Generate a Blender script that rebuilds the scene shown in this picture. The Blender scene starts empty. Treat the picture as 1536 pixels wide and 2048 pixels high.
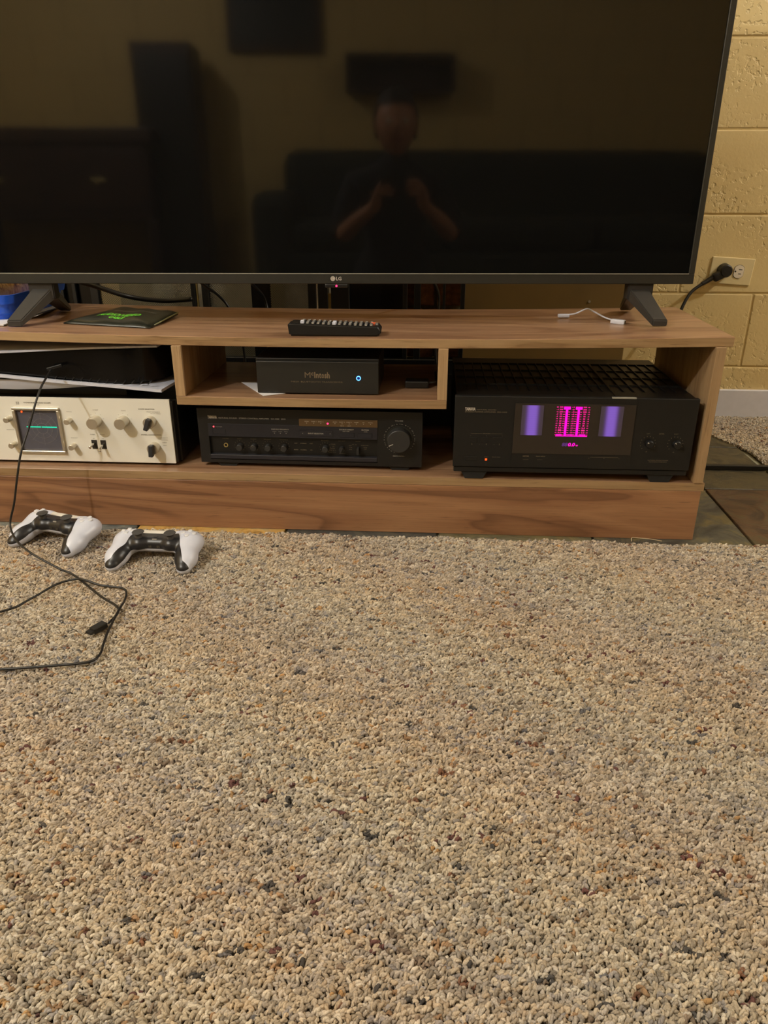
import bpy, bmesh, math, random
import numpy as np
from mathutils import Vector, Matrix
random.seed(7); rng = np.random.default_rng(7)
S = bpy.context.scene
COL = S.collection
R = math.radians

# ------------------------------------------------------------------ camera
cd = bpy.data.cameras.new('camera'); cam = bpy.data.objects.new('camera', cd); COL.objects.link(cam)
S.camera = cam
cd.sensor_fit = 'VERTICAL'; cd.sensor_height = 36.0; cd.lens = 36.0 * 1507.4 / 2048.0
cd.clip_start = 0.02; cd.clip_end = 60
cam.location = (-0.5119, -1.3458, 0.6279)
cam.rotation_euler = (R(90 - 23.467), 0, R(3.561))
# ------------------------------------------------------------------ world, lights, exposure
w = bpy.data.worlds.new('world'); S.world = w; w.use_nodes = True
w.node_tree.nodes['Background'].inputs[0].default_value = (1.0, 0.9, 0.75, 1)
w.node_tree.nodes['Background'].inputs[1].default_value = 0.02
def lamp(name, loc, power, color, radius):
    l = bpy.data.lights.new(name, 'POINT'); l.energy = power; l.color = color; l.shadow_soft_size = radius
    o = bpy.data.objects.new(name, l); COL.objects.link(o); o.location = loc
    return o
lamp('bulb_or_fill', (-2.20, -1.95, 2.10), 124, (1.0, 0.985, 0.95), 0.035)
lamp('bulb_or_fill', (-2.30, -0.97, 2.10), 40, (1.0, 0.985, 0.95), 0.035)
lamp('bulb_or_fill', (1.90, 0.02, 2.10), 94, (1.0, 0.985, 0.95), 0.035)
lamp('bulb_or_fill', (0.35, -2.5, 2.10), 9, (1.0, 0.97, 0.92), 0.06)  # weak fill light added to soften the room, not a bulb
S.view_settings.view_transform = 'Standard'; S.view_settings.look = 'None'
S.view_settings.gamma = 1.0; S.view_settings.use_curve_mapping = False
S.view_settings.exposure = 0.0

# ------------------------------------------------------------------ material helpers
def lin(c):
    return tuple(((x / 255) / 12.92 if x / 255 <= 0.04045 else ((x / 255 + 0.055) / 1.055) ** 2.4) for x in c) + (1.0,)
class NT:
    def __init__(s, name):
        s.m = bpy.data.materials.new(name); s.m.use_nodes = True; s.t = s.m.node_tree; s.n = s.t.nodes; s.L = s.t.links
        s.b = s.n['Principled BSDF']
    def add(s, typ, **kw):
        n = s.n.new(typ)
        for k, v in kw.items():
            if k.startswith('_'): setattr(n, k[1:], v)
            else: n.inputs[k.replace('__', ' ')].default_value = v
        return n
    def link(s, a, b): s.L.new(a, b)
    def ramp(s, fac, stops, interp='LINEAR'):
        r = s.n.new('ShaderNodeValToRGB'); r.color_ramp.interpolation = interp
        e = r.color_ramp.elements
        while len(e) > 1: e.remove(e[0])
        e[0].position = stops[0][0]; e[0].color = stops[0][1]
        for p, c in stops[1:]:
            q = e.new(p); q.color = c
        s.link(fac, r.inputs[0]); return r
    def coords(s, scale=(1, 1, 1), rot=(0, 0, 0), kind='Object', shuffle=False):
        tc = s.n.new('ShaderNodeTexCoord'); mp = s.n.new('ShaderNodeMapping')
        mp.inputs['Scale'].default_value = scale; mp.inputs['Rotation'].default_value = rot
        s.link(tc.outputs[kind], mp.inputs[0])
        if shuffle:      # every piece cut from its own spot of the pattern
            oi = s.n.new('ShaderNodeObjectInfo'); mu = s.n.new('ShaderNodeMath'); mu.operation = 'MULTIPLY'; mu.inputs[1].default_value = 37.0
            s.link(oi.outputs['Random'], mu.inputs[0]); ad = s.n.new('ShaderNodeVectorMath'); s.link(mp.outputs[0], ad.inputs[0]); s.link(mu.outputs[0], ad.inputs[1]); return ad.outputs[0]
        return mp.outputs[0]
    def noise(s, vec, scale, detail=4, rough=0.5, dist=0.0):
        n = s.add('ShaderNodeTexNoise', Scale=scale, Detail=detail, Roughness=rough, Distortion=dist)
        s.link(vec, n.inputs['Vector']); return n.outputs[0]
    def bump(s, h, strength, dist=0.001, prev=None):
        b = s.add('ShaderNodeBump', Strength=strength, Distance=dist); s.link(h, b.inputs['Height'])
        if prev: s.link(prev.outputs[0], b.inputs['Normal'])
        s.link(b.outputs[0], s.b.inputs['Normal']); return b
def plain(name, rgb, rough=0.5, metal=0.0, spec=0.5, var=0.06, bump=0.05, vs=60, emit=None, es=1.0, coat=0.0):
    t = NT(name); c = lin(rgb); v = t.coords()
    n = t.noise(v, vs)
    a = tuple(x * (1 - var) for x in c[:3]) + (1,); b = tuple(min(1, x * (1 + var)) for x in c[:3]) + (1,)
    r = t.ramp(n, [(0.3, a), (0.7, b)]); t.link(r.outputs[0], t.b.inputs['Base Color'])
    t.b.inputs['Roughness'].default_value = rough; t.b.inputs['Metallic'].default_value = metal
    t.b.inputs['Specular IOR Level'].default_value = spec
    t.b.inputs['Coat Weight'].default_value = coat
    if bump: t.bump(t.noise(v, vs * 12, 2), bump, 0.0005)
    if emit:
        t.b.inputs['Emission Color'].default_value = emit; t.b.inputs['Emission Strength'].default_value = es
    return t.m
def wood(name, dark, mid, light, axis='x', rough=0.42, scale=1.0, cath=0.0, rings=5.0):
    t = NT(name)
    def ax(a, c): return (a, c, c) if axis == 'x' else (c, c, a)
    v = t.coords(ax(1.25 * scale, 11 * scale)); v2 = t.coords(ax(5, 260)); v3 = t.coords(ax(24, 420)); v4 = t.coords(ax(.6, 5))
    n1 = t.noise(v, 1.0, 3, 0.45, 0.5 + cath)
    mu = t.add('ShaderNodeMath', _operation='MULTIPLY'); t.link(n1, mu.inputs[0]); mu.inputs[1].default_value = rings
    fr = t.add('ShaderNodeMath', _operation='FRACT'); t.link(mu.outputs[0], fr.inputs[0])
    n2 = t.noise(v2, 1.0, 3, 0.6); n3 = t.noise(v3, 1.0, 2, 0.5); n4 = t.noise(v4, 1.0, 2)
    r1 = t.ramp(fr.outputs[0], [(0.0, lin(dark)), (0.05, lin(mid)), (0.45, lin(light)), (0.80, lin(mid)), (1.0, lin(dark))])
    r2 = t.ramp(n2, [(0.30, (0.74, 0.72, 0.70, 1)), (0.58, (1, 1, 1, 1))])
    r3 = t.ramp(n3, [(0.28, (0.50, 0.46, 0.43, 1)), (0.40, (1, 1, 1, 1))])
    r4 = t.ramp(n4, [(0.35, (0.84, 0.82, 0.80, 1)), (0.62, (1.06, 1.05, 1.04, 1))])
    o = r1.outputs[0]
    for k, f in ((r2, .7), (r3, .6), (r4, .9)):
        m = t.add('ShaderNodeMixRGB', _blend_type='MULTIPLY', Fac=f); t.link(o, m.inputs[1]); t.link(k.outputs[0], m.inputs[2]); o = m.outputs[0]
    t.link(o, t.b.inputs['Base Color']); t.b.inputs['Roughness'].default_value = rough
    t.bump(n3, 0.12, 0.0004); return t.m
def emis(name, rgb, strength, base=(10, 8, 12)):
    t = NT(name); t.b.inputs['Base Color'].default_value = lin(base)
    t.b.inputs['Emission Color'].default_value = lin(rgb); t.b.inputs['Emission Strength'].default_value = strength
    t.b.inputs['Roughness'].default_value = 0.4; return t.m
M = {}
M['wood_top'] = wood('wood_top', (134, 101, 77), (152, 118, 91), (166, 133, 104), rough=0.30, rings=6)
M['wood_edge'] = wood('wood_edge', (134, 106, 73), (153, 125, 90), (165, 138, 102), scale=2.2, rough=0.45, rings=3)
M['wood_upright'] = wood('wood_upright', (136, 108, 78), (155, 127, 93), (168, 141, 106), axis='z', rough=0.45, scale=2.2, rings=3)
M['wood_plinth'] = wood('wood_plinth', (120, 85, 60), (146, 106, 76), (164, 124, 90), scale=0.62, cath=0.9, rough=0.42, rings=5)
M['black_steel'] = plain('black_steel', (22, 22, 22), 0.38, bump=0.03, spec=0.5)
M['black_face'] = plain('black_face', (18, 18, 18), 0.42, bump=0.03)
M['black_deep'] = plain('black_deep', (12, 12, 12), 0.4)
M['grey_face'] = plain('grey_face', (44, 44, 50), 0.4, metal=0.3, bump=0.02)
M['black_plastic'] = plain('black_plastic', (24, 24, 24), 0.35, bump=0.02)
M['rubber'] = plain('rubber', (20, 20, 20), 0.75)
M['bezel'] = plain('bezel', (46, 46, 42), 0.42, metal=0.25, bump=0.03)
M['bezel_line'] = plain('bezel_line', (150, 148, 138), 0.4, metal=0.2)
M['leg_plastic'] = plain('leg_plastic', (48, 47, 46), 0.33, bump=0.02)
M['print_white'] = plain('print_white', (196, 190, 180), 0.5)
M['print_grey'] = plain('print_grey', (150, 146, 138), 0.5)
M['print_dim'] = plain('print_dim', (120, 108, 88), 0.5)
M['print_dark'] = plain('print_dark', (90, 84, 70), 0.5)
M['knob_black'] = plain('knob_black', (40, 40, 40), 0.45)
M['logo_silver'] = plain('logo_silver', (206, 200, 192), 0.35, metal=0.1)
M['aluminium'] = plain('aluminium', (228, 227, 218), 0.40, metal=0.15, var=0.03, vs=8)
M['knob_metal'] = plain('knob_metal', (206, 200, 186), 0.28, metal=0.85, var=0.03)
M['chrome'] = plain('chrome', (225, 222, 215), 0.15, metal=1.0, var=0.02)
M['smoke_glass'] = plain('smoke_glass', (80, 80, 90), 0.12, bump=0)
M['dark_glass'] = plain('dark_glass', (46, 40, 34), 0.3, bump=0)
M['display_bronze'] = plain('display_bronze', (88, 68, 42), 0.35)
M['white_plastic'] = plain('white_plastic', (196, 200, 214), 0.34, var=0.02, bump=0.02)
M['white_matte'] = plain('white_matte', (216, 212, 212), 0.5, var=0.02, bump=0.02)
M['gloss_black'] = plain('gloss_black', (9, 9, 10), 0.18, bump=0, spec=0.3)
M['controller_black'] = plain('controller_black', (30, 30, 33), 0.36, var=0.03, bump=0.02)
M['stick_rubber'] = plain('stick_rubber', (62, 60, 58), 0.7)
M['paper'] = plain('paper', (225, 224, 226), 0.6, var=0.02)
M['leaflet_blue'] = plain('leaflet_blue', (70, 72, 96), 0.35, vs=20)
M['blue_plastic'] = plain('blue_plastic', (20, 82, 205), 0.3, var=0.1, vs=18)
M['bag_film'] = plain('bag_film', (32, 35, 28), 0.3, var=0.25, vs=25)
M['bag_edge'] = plain('bag_edge', (140, 142, 104), 0.3)
M['green_print'] = plain('green_print', (110, 215, 60), 0.5)
M['cord_black'] = plain('cord_black', (18, 17, 16), 0.45)
M['cable_grey'] = plain('cable_grey', (62, 58, 52), 0.5)
M['outlet_ivory'] = plain('outlet_ivory', (212, 196, 150), 0.4, var=0.02)
M['outlet_white'] = plain('outlet_white', (216, 206, 188), 0.4, var=0.02)
M['slot_dark'] = plain('slot_dark', (30, 26, 20), 0.6)
M['baseboard'] = plain('baseboard', (202, 202, 210), 0.5, var=0.03)
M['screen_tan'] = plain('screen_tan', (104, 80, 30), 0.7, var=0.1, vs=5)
M['brick_red'] = plain('brick_red', (120, 78, 50), 0.9, var=0.4, vs=70, bump=0.8)
M['mesh_wire'] = plain('mesh_wire', (128, 122, 100), 0.4, metal=0.6)
M['brass'] = plain('brass', (200, 180, 120), 0.35, metal=0.8)
M['ash_grey'] = plain('ash_grey', (110, 100, 80), 0.95, var=0.5, vs=16, bump=0.6)
M['fire_glass'] = plain('fire_glass', (20, 18, 16), 0.2, bump=0)
M['led_red'] = emis('led_red', (255, 60, 70), 5.0)
M['led_pink'] = emis('led_pink', (255, 40, 90), 4.0)
M['led_halo'] = emis('led_halo', (200, 0, 40), 1.2)
M['led_orange'] = emis('led_orange', (255, 74, 22), 2.6)
M['ring_blue'] = emis('ring_blue', (90, 170, 255), 3.2)
M['blue_core'] = emis('blue_core', (10, 30, 110), 1.0)
M['trace_green'] = emis('trace_green', (20, 225, 170), 1.5)
M['magenta'] = emis('magenta', (255, 0, 190), 1.6)
M['magenta_pink'] = emis('magenta_pink', (255, 30, 150), 1.1)
M['purple_dim'] = emis('purple_dim', (110, 60, 140), 0.7)
M['skin'] = plain('skin', (190, 135, 105), 0.5)
M['shirt'] = plain('shirt', (22, 22, 28), 0.8)
M['jeans'] = plain('jeans', (28, 32, 48), 0.8)
M['hair'] = plain('hair', (38, 28, 20), 0.7)
M['sofa'] = plain('sofa', (30, 34, 26), 0.8, vs=30)
M['dark_wood'] = plain('dark_wood', (48, 24, 14), 0.5, var=0.3, vs=8)
M['picture_dark'] = plain('picture_dark', (34, 36, 34), 0.4, var=0.4, vs=6)

def glow_panel():
    t = NT('purple_glow'); tc = t.n.new('ShaderNodeTexCoord'); sx = t.n.new('ShaderNodeSeparateXYZ'); t.link(tc.outputs['Object'], sx.inputs[0])
    # a tube lamp behind a translucent panel: brightest along its middle
    a = t.add('ShaderNodeMath', _operation='MULTIPLY'); t.link(sx.outputs[0], a.inputs[0]); a.inputs[1].default_value = 74.0
    b = t.add('ShaderNodeMath', _operation='POWER'); b.inputs[1].default_value = 4.0
    ab = t.add('ShaderNodeMath', _operation='ABSOLUTE'); t.link(a.outputs[0], ab.inputs[0]); t.link(ab.outputs[0], b.inputs[0])
    c = t.add('ShaderNodeMath', _operation='MULTIPLY'); t.link(b.outputs[0], c.inputs[0]); c.inputs[1].default_value = -2.3
    e = t.add('ShaderNodeMath', _operation='EXPONENT'); t.link(c.outputs[0], e.inputs[0])
    wv = t.add('ShaderNodeTexWave', _bands_direction='Z', Scale=160.0); t.link(tc.outputs['Object'], wv.inputs['Vector'])
    mr = t.add('ShaderNodeMapRange'); mr.inputs[3].default_value = 0.75; mr.inputs[4].default_value = 1.1; t.link(wv.outputs['Fac'], mr.inputs[0])
    m = t.add('ShaderNodeMath', _operation='MULTIPLY'); t.link(e.outputs[0], m.inputs[0]); t.link(mr.outputs[0], m.inputs[1])
    r = t.ramp(e.outputs[0], [(0.0, lin((92, 74, 86))), (0.35, lin((104, 72, 138))), (1.0, lin((132, 92, 196)))])
    t.link(r.outputs[0], t.b.inputs['Emission Color'])
    m2 = t.add('ShaderNodeMapRange'); m2.inputs[3].default_value = 0.40; m2.inputs[4].default_value = 0.95; t.link(m.outputs[0], m2.inputs[0])
    t.link(m2.outputs[0], t.b.inputs['Emission Strength']); t.b.inputs['Base Color'].default_value = lin((30, 25, 32)); t.b.inputs['Roughness'].default_value = 0.4
    return t.m
M['purple_glow'] = glow_panel()
def screen_mat():
    t = NT('tv_screen'); v = t.coords()
    t.b.inputs['Base Color'].default_value = (0.004, 0.004, 0.004, 1)
    t.b.inputs['Roughness'].default_value = 0.05; t.b.inputs['IOR'].default_value = 1.47
    return t.m
M['tv_screen'] = screen_mat()
def block_mat():
    t = NT('painted_block'); v = t.coords(shuffle=True); n = t.noise(v, 3.0, 3)
    r = t.ramp(n, [(0.3, lin((198, 174, 120))), (0.7, lin((208, 187, 134)))]); t.link(r.outputs[0], t.b.inputs['Base Color'])
    t.b.inputs['Roughness'].default_value = 0.55
    a = t.noise(v, 84, 3, 0.5, 0.3); ra = t.ramp(a, [(0.34, (0, 0, 0, 1)), (0.46, (1, 1, 1, 1))])
    p = t.noise(v, 7, 2); rp = t.ramp(p, [(0.42, (0, 0, 0, 1)), (0.62, (1, 1, 1, 1))])
    mx = t.add('ShaderNodeMixRGB'); mx.inputs[1].default_value = (1, 1, 1, 1); t.link(rp.outputs[0], mx.inputs[0]); t.link(ra.outputs[0], mx.inputs[2])
    b1 = t.bump(t.noise(v, 120, 3), 0.35, 0.0014); t.bump(mx.outputs[0], 0.75, 0.0026, b1)
    return t.m
M['painted_block'] = block_mat()
M['mortar'] = plain('mortar', (198, 174, 118), 0.7, vs=40, bump=0.4)
def paint_wall_mat():
    t = NT('painted_wall'); tc = t.n.new('ShaderNodeTexCoord'); bt = t.n.new('ShaderNodeTexBrick')
    t.link(tc.outputs['Generated'], bt.inputs['Vector'])
    bt.inputs['Scale'].default_value = 1.0; bt.inputs['Brick Width'].default_value = 0.068; bt.inputs['Row Height'].default_value = 0.088; bt.inputs['Mortar Size'].default_value = 0.0012
    bt.inputs['Color1'].default_value = bt.inputs['Color2'].default_value = lin((205, 176, 112)); bt.inputs['Mortar'].default_value = lin((184, 156, 96))
    mp = t.n.new('ShaderNodeMapping'); t.link(tc.outputs['Generated'], mp.inputs[0]); mp.inputs['Rotation'].default_value = (R(90), 0, 0); t.link(mp.outputs[0], bt.inputs['Vector'])
    t.link(bt.outputs[0], t.b.inputs['Base Color']); t.b.inputs['Roughness'].default_value = 0.6
    return t.m
M['painted_wall'] = paint_wall_mat()
M['ceiling_white'] = plain('ceiling_white', (214, 202, 176), 0.8, vs=20)
def slate(name, a, b, c):
    t = NT(name); v = t.coords(shuffle=True); n = t.noise(v, 9, 9, 0.66, 1.8)
    r = t.ramp(n, [(0.38, lin(a)), (0.50, lin(b)), (0.60, lin(c))]); t.link(r.outputs[0], t.b.inputs['Base Color'])
    t.b.inputs['Roughness'].default_value = 0.48; t.bump(n, 0.9, 0.006); return t.m
SL = [slate('slate_blue', (70, 76, 76), (98, 102, 98), (120, 122, 112)), slate('slate_gold', (130, 98, 48), (186, 148, 80), (160, 140, 98)),
      slate('slate_dark', (44, 46, 46), (64, 66, 64), (84, 82, 72)), slate('slate_green', (66, 64, 46), (98, 94, 72), (112, 102, 68)),
      slate('slate_grey', (48, 47, 42), (70, 69, 60), (96, 86, 54)), slate('slate_rust', (44, 32, 22), (78, 54, 32), (70, 62, 42)),
      slate('slate_olive', (50, 46, 32), (78, 69, 46), (58, 54, 40))]
M['grout'] = plain('grout', (140, 138, 118), 0.9, vs=30, bump=0.5)

# ------------------------------------------------------------------ geometry helpers
def bm_new(): return bmesh.new()
def box(bm, x0, x1, y0, y1, z0, z1, bev=0.0, seg=2, mat=None):
    vs = [bm.verts.new((x, y, z)) for z in (z0, z1) for y in (y0, y1) for x in (x0, x1)]
    f = [(0, 2, 3, 1), (4, 5, 7, 6), (0, 1, 5, 4), (2, 6, 7, 3), (0, 4, 6, 2), (1, 3, 7, 5)]
    fs = [bm.faces.new([vs[i] for i in q]) for q in f]
    if bev > 0:
        es = list({e for q in fs for e in q.edges})
        r = bmesh.ops.bevel(bm, geom=es, offset=bev, segments=seg, affect='EDGES', profile=0.5)
        vs = list({v for v in r['verts']} | {v for v in vs if v.is_valid})
    if mat is not None: bmesh.ops.transform(bm, matrix=mat, verts=vs)
    return vs
def prism(bm, pts, a, b, axis='y'):
    """polygon pts in the two other axes, from a to b along axis"""
    def mk(p, t):
        return {'y': (p[0], t, p[1]), 'z': (p[0], p[1], t), 'x': (t, p[0], p[1])}[axis]
    A = [bm.verts.new(mk(p, a)) for p in pts]; B = [bm.verts.new(mk(p, b)) for p in pts]
    bm.faces.new(A[::-1]); bm.faces.new(B)
    n = len(pts)
    for i in range(n): bm.faces.new((A[i], A[(i + 1) % n], B[(i + 1) % n], B[i]))
    return A + B
def cyl(bm, c, r, h, axis='y', n=32, r2=None, cap=0.0):
    """cylinder from c along +axis of length h (axis y goes to -y: out of a front face)"""
    r2 = r if r2 is None else r2
    prof = [(r, 0), (r2, h - cap), (r2 - cap, h)] if cap else [(r, 0), (r2, h)]
    rings = []
    for rr, t in prof:
        ring = []
        for i in range(n):
            a = 2 * math.pi * i / n; u, v_ = rr * math.cos(a), rr * math.sin(a)
            p = (c[0] + u, c[1] - t, c[2] + v_) if axis == 'y' else ((c[0] + u, c[1] + v_, c[2] + t) if axis == 'z' else (c[0] + t, c[1] + u, c[2] + v_))
            ring.append(bm.verts.new(p))
        rings.append(ring)
    for A, B in zip(rings, rings[1:]):
        for i in range(n): bm.faces.new((A[i], A[(i + 1) % n], B[(i + 1) % n], B[i]))
    bm.faces.new(rings[0][::-1]); bm.faces.new(rings[-1])
def ring_y(bm, c, r0, r1, y0, y1, n=40):
    R4 = []
    for rr, yy in ((r0, y0), (r1, y0), (r1, y1), (r0, y1)):
        R4.append([bm.verts.new((c[0] + rr * math.cos(2 * math.pi * i / n), c[1] + yy, c[2] + rr * math.sin(2 * math.pi * i / n))) for i in range(n)])
    for k in range(4):
        A, B = R4[k], R4[(k + 1) % 4]
        for i in range(n): bm.faces.new((A[i], A[(i + 1) % n], B[(i + 1) % n], B[i]))
def tube(bm, pts, r, n=10, sub=6, closed_ends=True):
    """smooth tube through pts (Catmull-Rom)"""
    P = [Vector(p) for p in pts]; Q = []
    for i in range(len(P) - 1):
        p0, p1, p2, p3 = P[max(i - 1, 0)], P[i], P[i + 1], P[min(i + 2, len(P) - 1)]
        for k in range(sub):
            t = k / sub
            Q.append(0.5 * ((2 * p1) + (-p0 + p2) * t + (2 * p0 - 5 * p1 + 4 * p2 - p3) * t * t + (-p0 + 3 * p1 - 3 * p2 + p3) * t ** 3))
    Q.append(P[-1])
    rr = r if callable(r) else (lambda t: r)
    prev = None; rings = []; up = Vector((0, 0, 1))
    for i, q in enumerate(Q):
        d = (Q[min(i + 1, len(Q) - 1)] - Q[max(i - 1, 0)]).normalized()
        if prev is None:
            s = d.cross(up)
            if s.length < 1e-4: s = d.cross(Vector((1, 0, 0)))
            s.normalize()
        else: s = (prev - d * prev.dot(d)).normalized()
        prev = s; u = s.cross(d)
        rad = rr(i / (len(Q) - 1))
        rings.append([bm.verts.new(q + (s * math.cos(2 * math.pi * k / n) + u * math.sin(2 * math.pi * k / n)) * rad) for k in range(n)])
    for A, B in zip(rings, rings[1:]):
        for i in range(n): bm.faces.new((A[i], A[(i + 1) % n], B[(i + 1) % n], B[i]))
    if closed_ends: bm.faces.new(rings[0][::-1]); bm.faces.new(rings[-1])
def obj(name, bm, m, parent=None, loc=(0, 0, 0), smooth=False, rot=(0, 0, 0), fix=True):
    if fix: bmesh.ops.recalc_face_normals(bm, faces=bm.faces)
    me = bpy.data.meshes.new(name); bm.to_mesh(me); bm.free()
    if smooth:
        me.polygons.foreach_set('use_smooth', [True] * len(me.polygons))
        if smooth == 'auto': me.set_sharp_from_angle(angle=R(35))
    me.materials.append(M[m] if isinstance(m, str) else m)
    o = bpy.data.objects.new(name, me); COL.objects.link(o)
    o.location = loc; o.rotation_euler = rot
    if parent: o.parent = parent
    if parent and ('lettering' in name or name in ('meter_scale', 'graticule', 'slots', 'digits', 'charge_contact')): o['kind'] = 'stuff'
    return o
def thing(name, label, cat, loc=(0, 0, 0), rot=(0, 0, 0), group=None):
    o = bpy.data.objects.new(name, None); COL.objects.link(o); o.location = loc; o.rotation_euler = rot
    o.empty_display_size = 0.02
    o['label'] = label; o['category'] = cat
    if group: o['group'] = group
    return o
def tag(o, label, cat, group=None, kind=None):
    o['label'] = label; o['category'] = cat
    if group: o['group'] = group
    if kind: o['kind'] = kind
    return o
def struct(o): o['kind'] = 'structure'; return o
def dup(o, parent=None):
    c = o.copy(); COL.objects.link(c)
    if parent is not None: c.parent = parent
    for ch in [x for x in o.children]: dup(ch, c)
    return c
def text(bm, s, x, z, h, y=-0.0004, width=None, align='L', shear=0.0, plane='xz', bold=0.0, rot=0.0):
    """flat lettering: cap height h, baseline at z, appended to bm on the plane y"""
    cu = bpy.data.curves.new('t', 'FONT'); cu.body = s; cu.size = 1.0; cu.shear = shear; cu.offset = bold; cu.resolution_u = 2
    o = bpy.data.objects.new('t', cu); me = bpy.data.meshes.new_from_object(o)
    if len(me.vertices):
        co = np.array([v.co[:] for v in me.vertices]); k = h / 0.69
        x0, x1 = co[:, 0].min(), co[:, 0].max(); wd = (x1 - x0) * k; kx = k
        if width: kx = k * width / wd; wd = width
        ox = {'L': 0, 'C': -wd / 2, 'R': -wd}[align]
        X = (co[:, 0] - x0) * kx + ox; Z = co[:, 1] * k
        if rot: ca, sa = math.cos(rot), math.sin(rot); X, Z = X * ca - Z * sa, X * sa + Z * ca
        if plane == 'xz': vs = [bm.verts.new((x + a, y, z + b)) for a, b in zip(X, Z)]
        else: vs = [bm.verts.new((x + a, z + b, y)) for a, b in zip(X, Z)]
        for p in me.polygons:
            try: bm.faces.new([vs[i] for i in p.vertices])
            except ValueError: pass
    bpy.data.objects.remove(o); bpy.data.curves.remove(cu); bpy.data.meshes.remove(me)
def tick(bm, x0, x1, z0, z1, y=-0.0004):
    bm.faces.new([bm.verts.new(p) for p in ((x0, y, z0), (x1, y, z0), (x1, y, z1), (x0, y, z1))])
def skin_body(name, verts, edges, radii, m, parent, root=0, levels=1):
    me = bpy.data.meshes.new(name); me.from_pydata(verts, edges, [])
    o = bpy.data.objects.new(name, me); COL.objects.link(o)
    md = o.modifiers.new('Skin', 'SKIN'); md.use_smooth_shade = True
    for i, r in enumerate(radii):
        sv = me.skin_vertices[0].data[i]; sv.radius = (r, r) if not isinstance(r, tuple) else r
        sv.use_root = (i == root)
    s = o.modifiers.new('Sub', 'SUBSURF'); s.levels = levels; s.render_levels = levels
    me.materials.append(M[m]); o.parent = parent
    return o

# ------------------------------------------------------------------ room shell
XL, XR, YF, YB, ZC = -3.4, 2.9, -3.7, 0.87, 2.35
b = bm_new(); box(b, XL, XR, YF, YB + .1, -0.06, -0.006)
floor = struct(obj('floor', b, 'grout'))
b = bm_new(); box(b, XL, XR, YF, YB, ZC, ZC + .05); struct(obj('ceiling', b, 'ceiling_white'))
b = bm_new(); box(b, XL, XR, YF - .1, YF, 0, ZC); struct(obj('wall_front', b, 'painted_wall'))
b = bm_new(); box(b, XL - .1, XL, YF, YB, 0, ZC); struct(obj('wall_left', b, 'painted_wall'))
b = bm_new(); box(b, XR, XR + .1, YF, YB, 0, ZC); struct(obj('wall_right', b, 'painted_wall'))
b = bm_new(); box(b, XL, XR, YB - 0.0040, YB + .12, -0.01, ZC)
wall = struct(obj('wall_back', b, 'mortar'))
# concrete blocks: courses at 0.2032 (joints at 0.149, 0.352 ...), running bond
bw, bh, g = 0.4064, 0.2032, 0.0035
b = bm_new(); box(b, -bw / 2 + g / 2, bw / 2 - g / 2, -0.02, 0.006, -bh / 2 + g / 2, bh / 2 - g / 2, 0.003, 2)
blk = obj('concrete_block', b, 'painted_block', wall)
blk.location = (0, YB + .014, 10)
first = True
for r_ in range(11):
    zc = 0.149 - bh / 2 + bh * r_
    off = (0.3745 if r_ % 2 == 1 else 0.3745 - bw / 2) + bw / 2
    for k in range(-9, 7):
        xc = off + k * bw
        if xc - bw / 2 < XL or xc + bw / 2 > XR or zc + bh / 2 > ZC: continue
        o = blk if first else blk.copy()
        if not first: COL.objects.link(o)
        first = False
        o.location = (xc, YB + .014 + random.uniform(-.0006, .0006), zc)
b = bm_new(); box(b, 0.02, XR, YB - .018, YB - 0.004, 0, 0.083, 0.002); struct(obj('baseboard_back', b, 'baseboard'))
# slate hearth tiles, children of the floor
xj = [0.295, 0.11, -0.19, -0.49, -0.79, -1.09, -1.39, -1.69]; yj = [-0.026, 0.275, 0.575, 0.872]
cm = {(0, 0): 5, (0, 1): 4, (0, 2): 3, (0, 3): 2, (0, 4): 1, (0, 5): 0, (0, 6): 0, (1, 0): 6, (2, 0): 6, (1, 1): 3}
for j in range(3):
    for i in range(7):
        x1, x0, y0, y1 = xj[i], xj[i + 1], yj[j], yj[j + 1]
        b = bm_new(); box(b, x0 + .0025 - (x0 + x1) / 2, (x1 - x0) / 2 - .0025, -(y1 - y0) / 2 + .0025, (y1 - y0) / 2 - .0025, -.008, 0, .0012, 1)
        o = obj('slate_tile', b, SL[cm.get((j, i), (i * 3 + j * 2) % 7)], floor, ((x0 + x1) / 2, (y0 + y1) / 2, random.uniform(-.0008, 0)))

# ------------------------------------------------------------------ carpet (looped pile)
def carpet_mat():
    t = NT('carpet_yarn'); at = t.add('ShaderNodeAttribute'); at.attribute_type = 'INSTANCER'; at.attribute_name = 'yarn'
    v = t.coords((1, 1, 1)); n = t.noise(v, 900, 2)
    mr = t.ramp(n, [(0.3, (0.78, 0.76, 0.73, 1)), (0.65, (1.08, 1.08, 1.08, 1))])
    m = t.add('ShaderNodeMixRGB', _blend_type='MULTIPLY', Fac=1.0); t.link(at.outputs['Color'], m.inputs[1]); t.link(mr.outputs[0], m.inputs[2])
    t.link(m.outputs[0], t.b.inputs['Base Color']); t.b.inputs['Roughness'].default_value = 0.85
    t.b.inputs['Specular IOR Level'].default_value = 0.25
    return t.m
M['carpet_yarn'] = carpet_mat()
M['carpet_back'] = plain('carpet_back', (66, 54, 38), 0.95, var=0.3, vs=90, bump=0.6)
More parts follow.
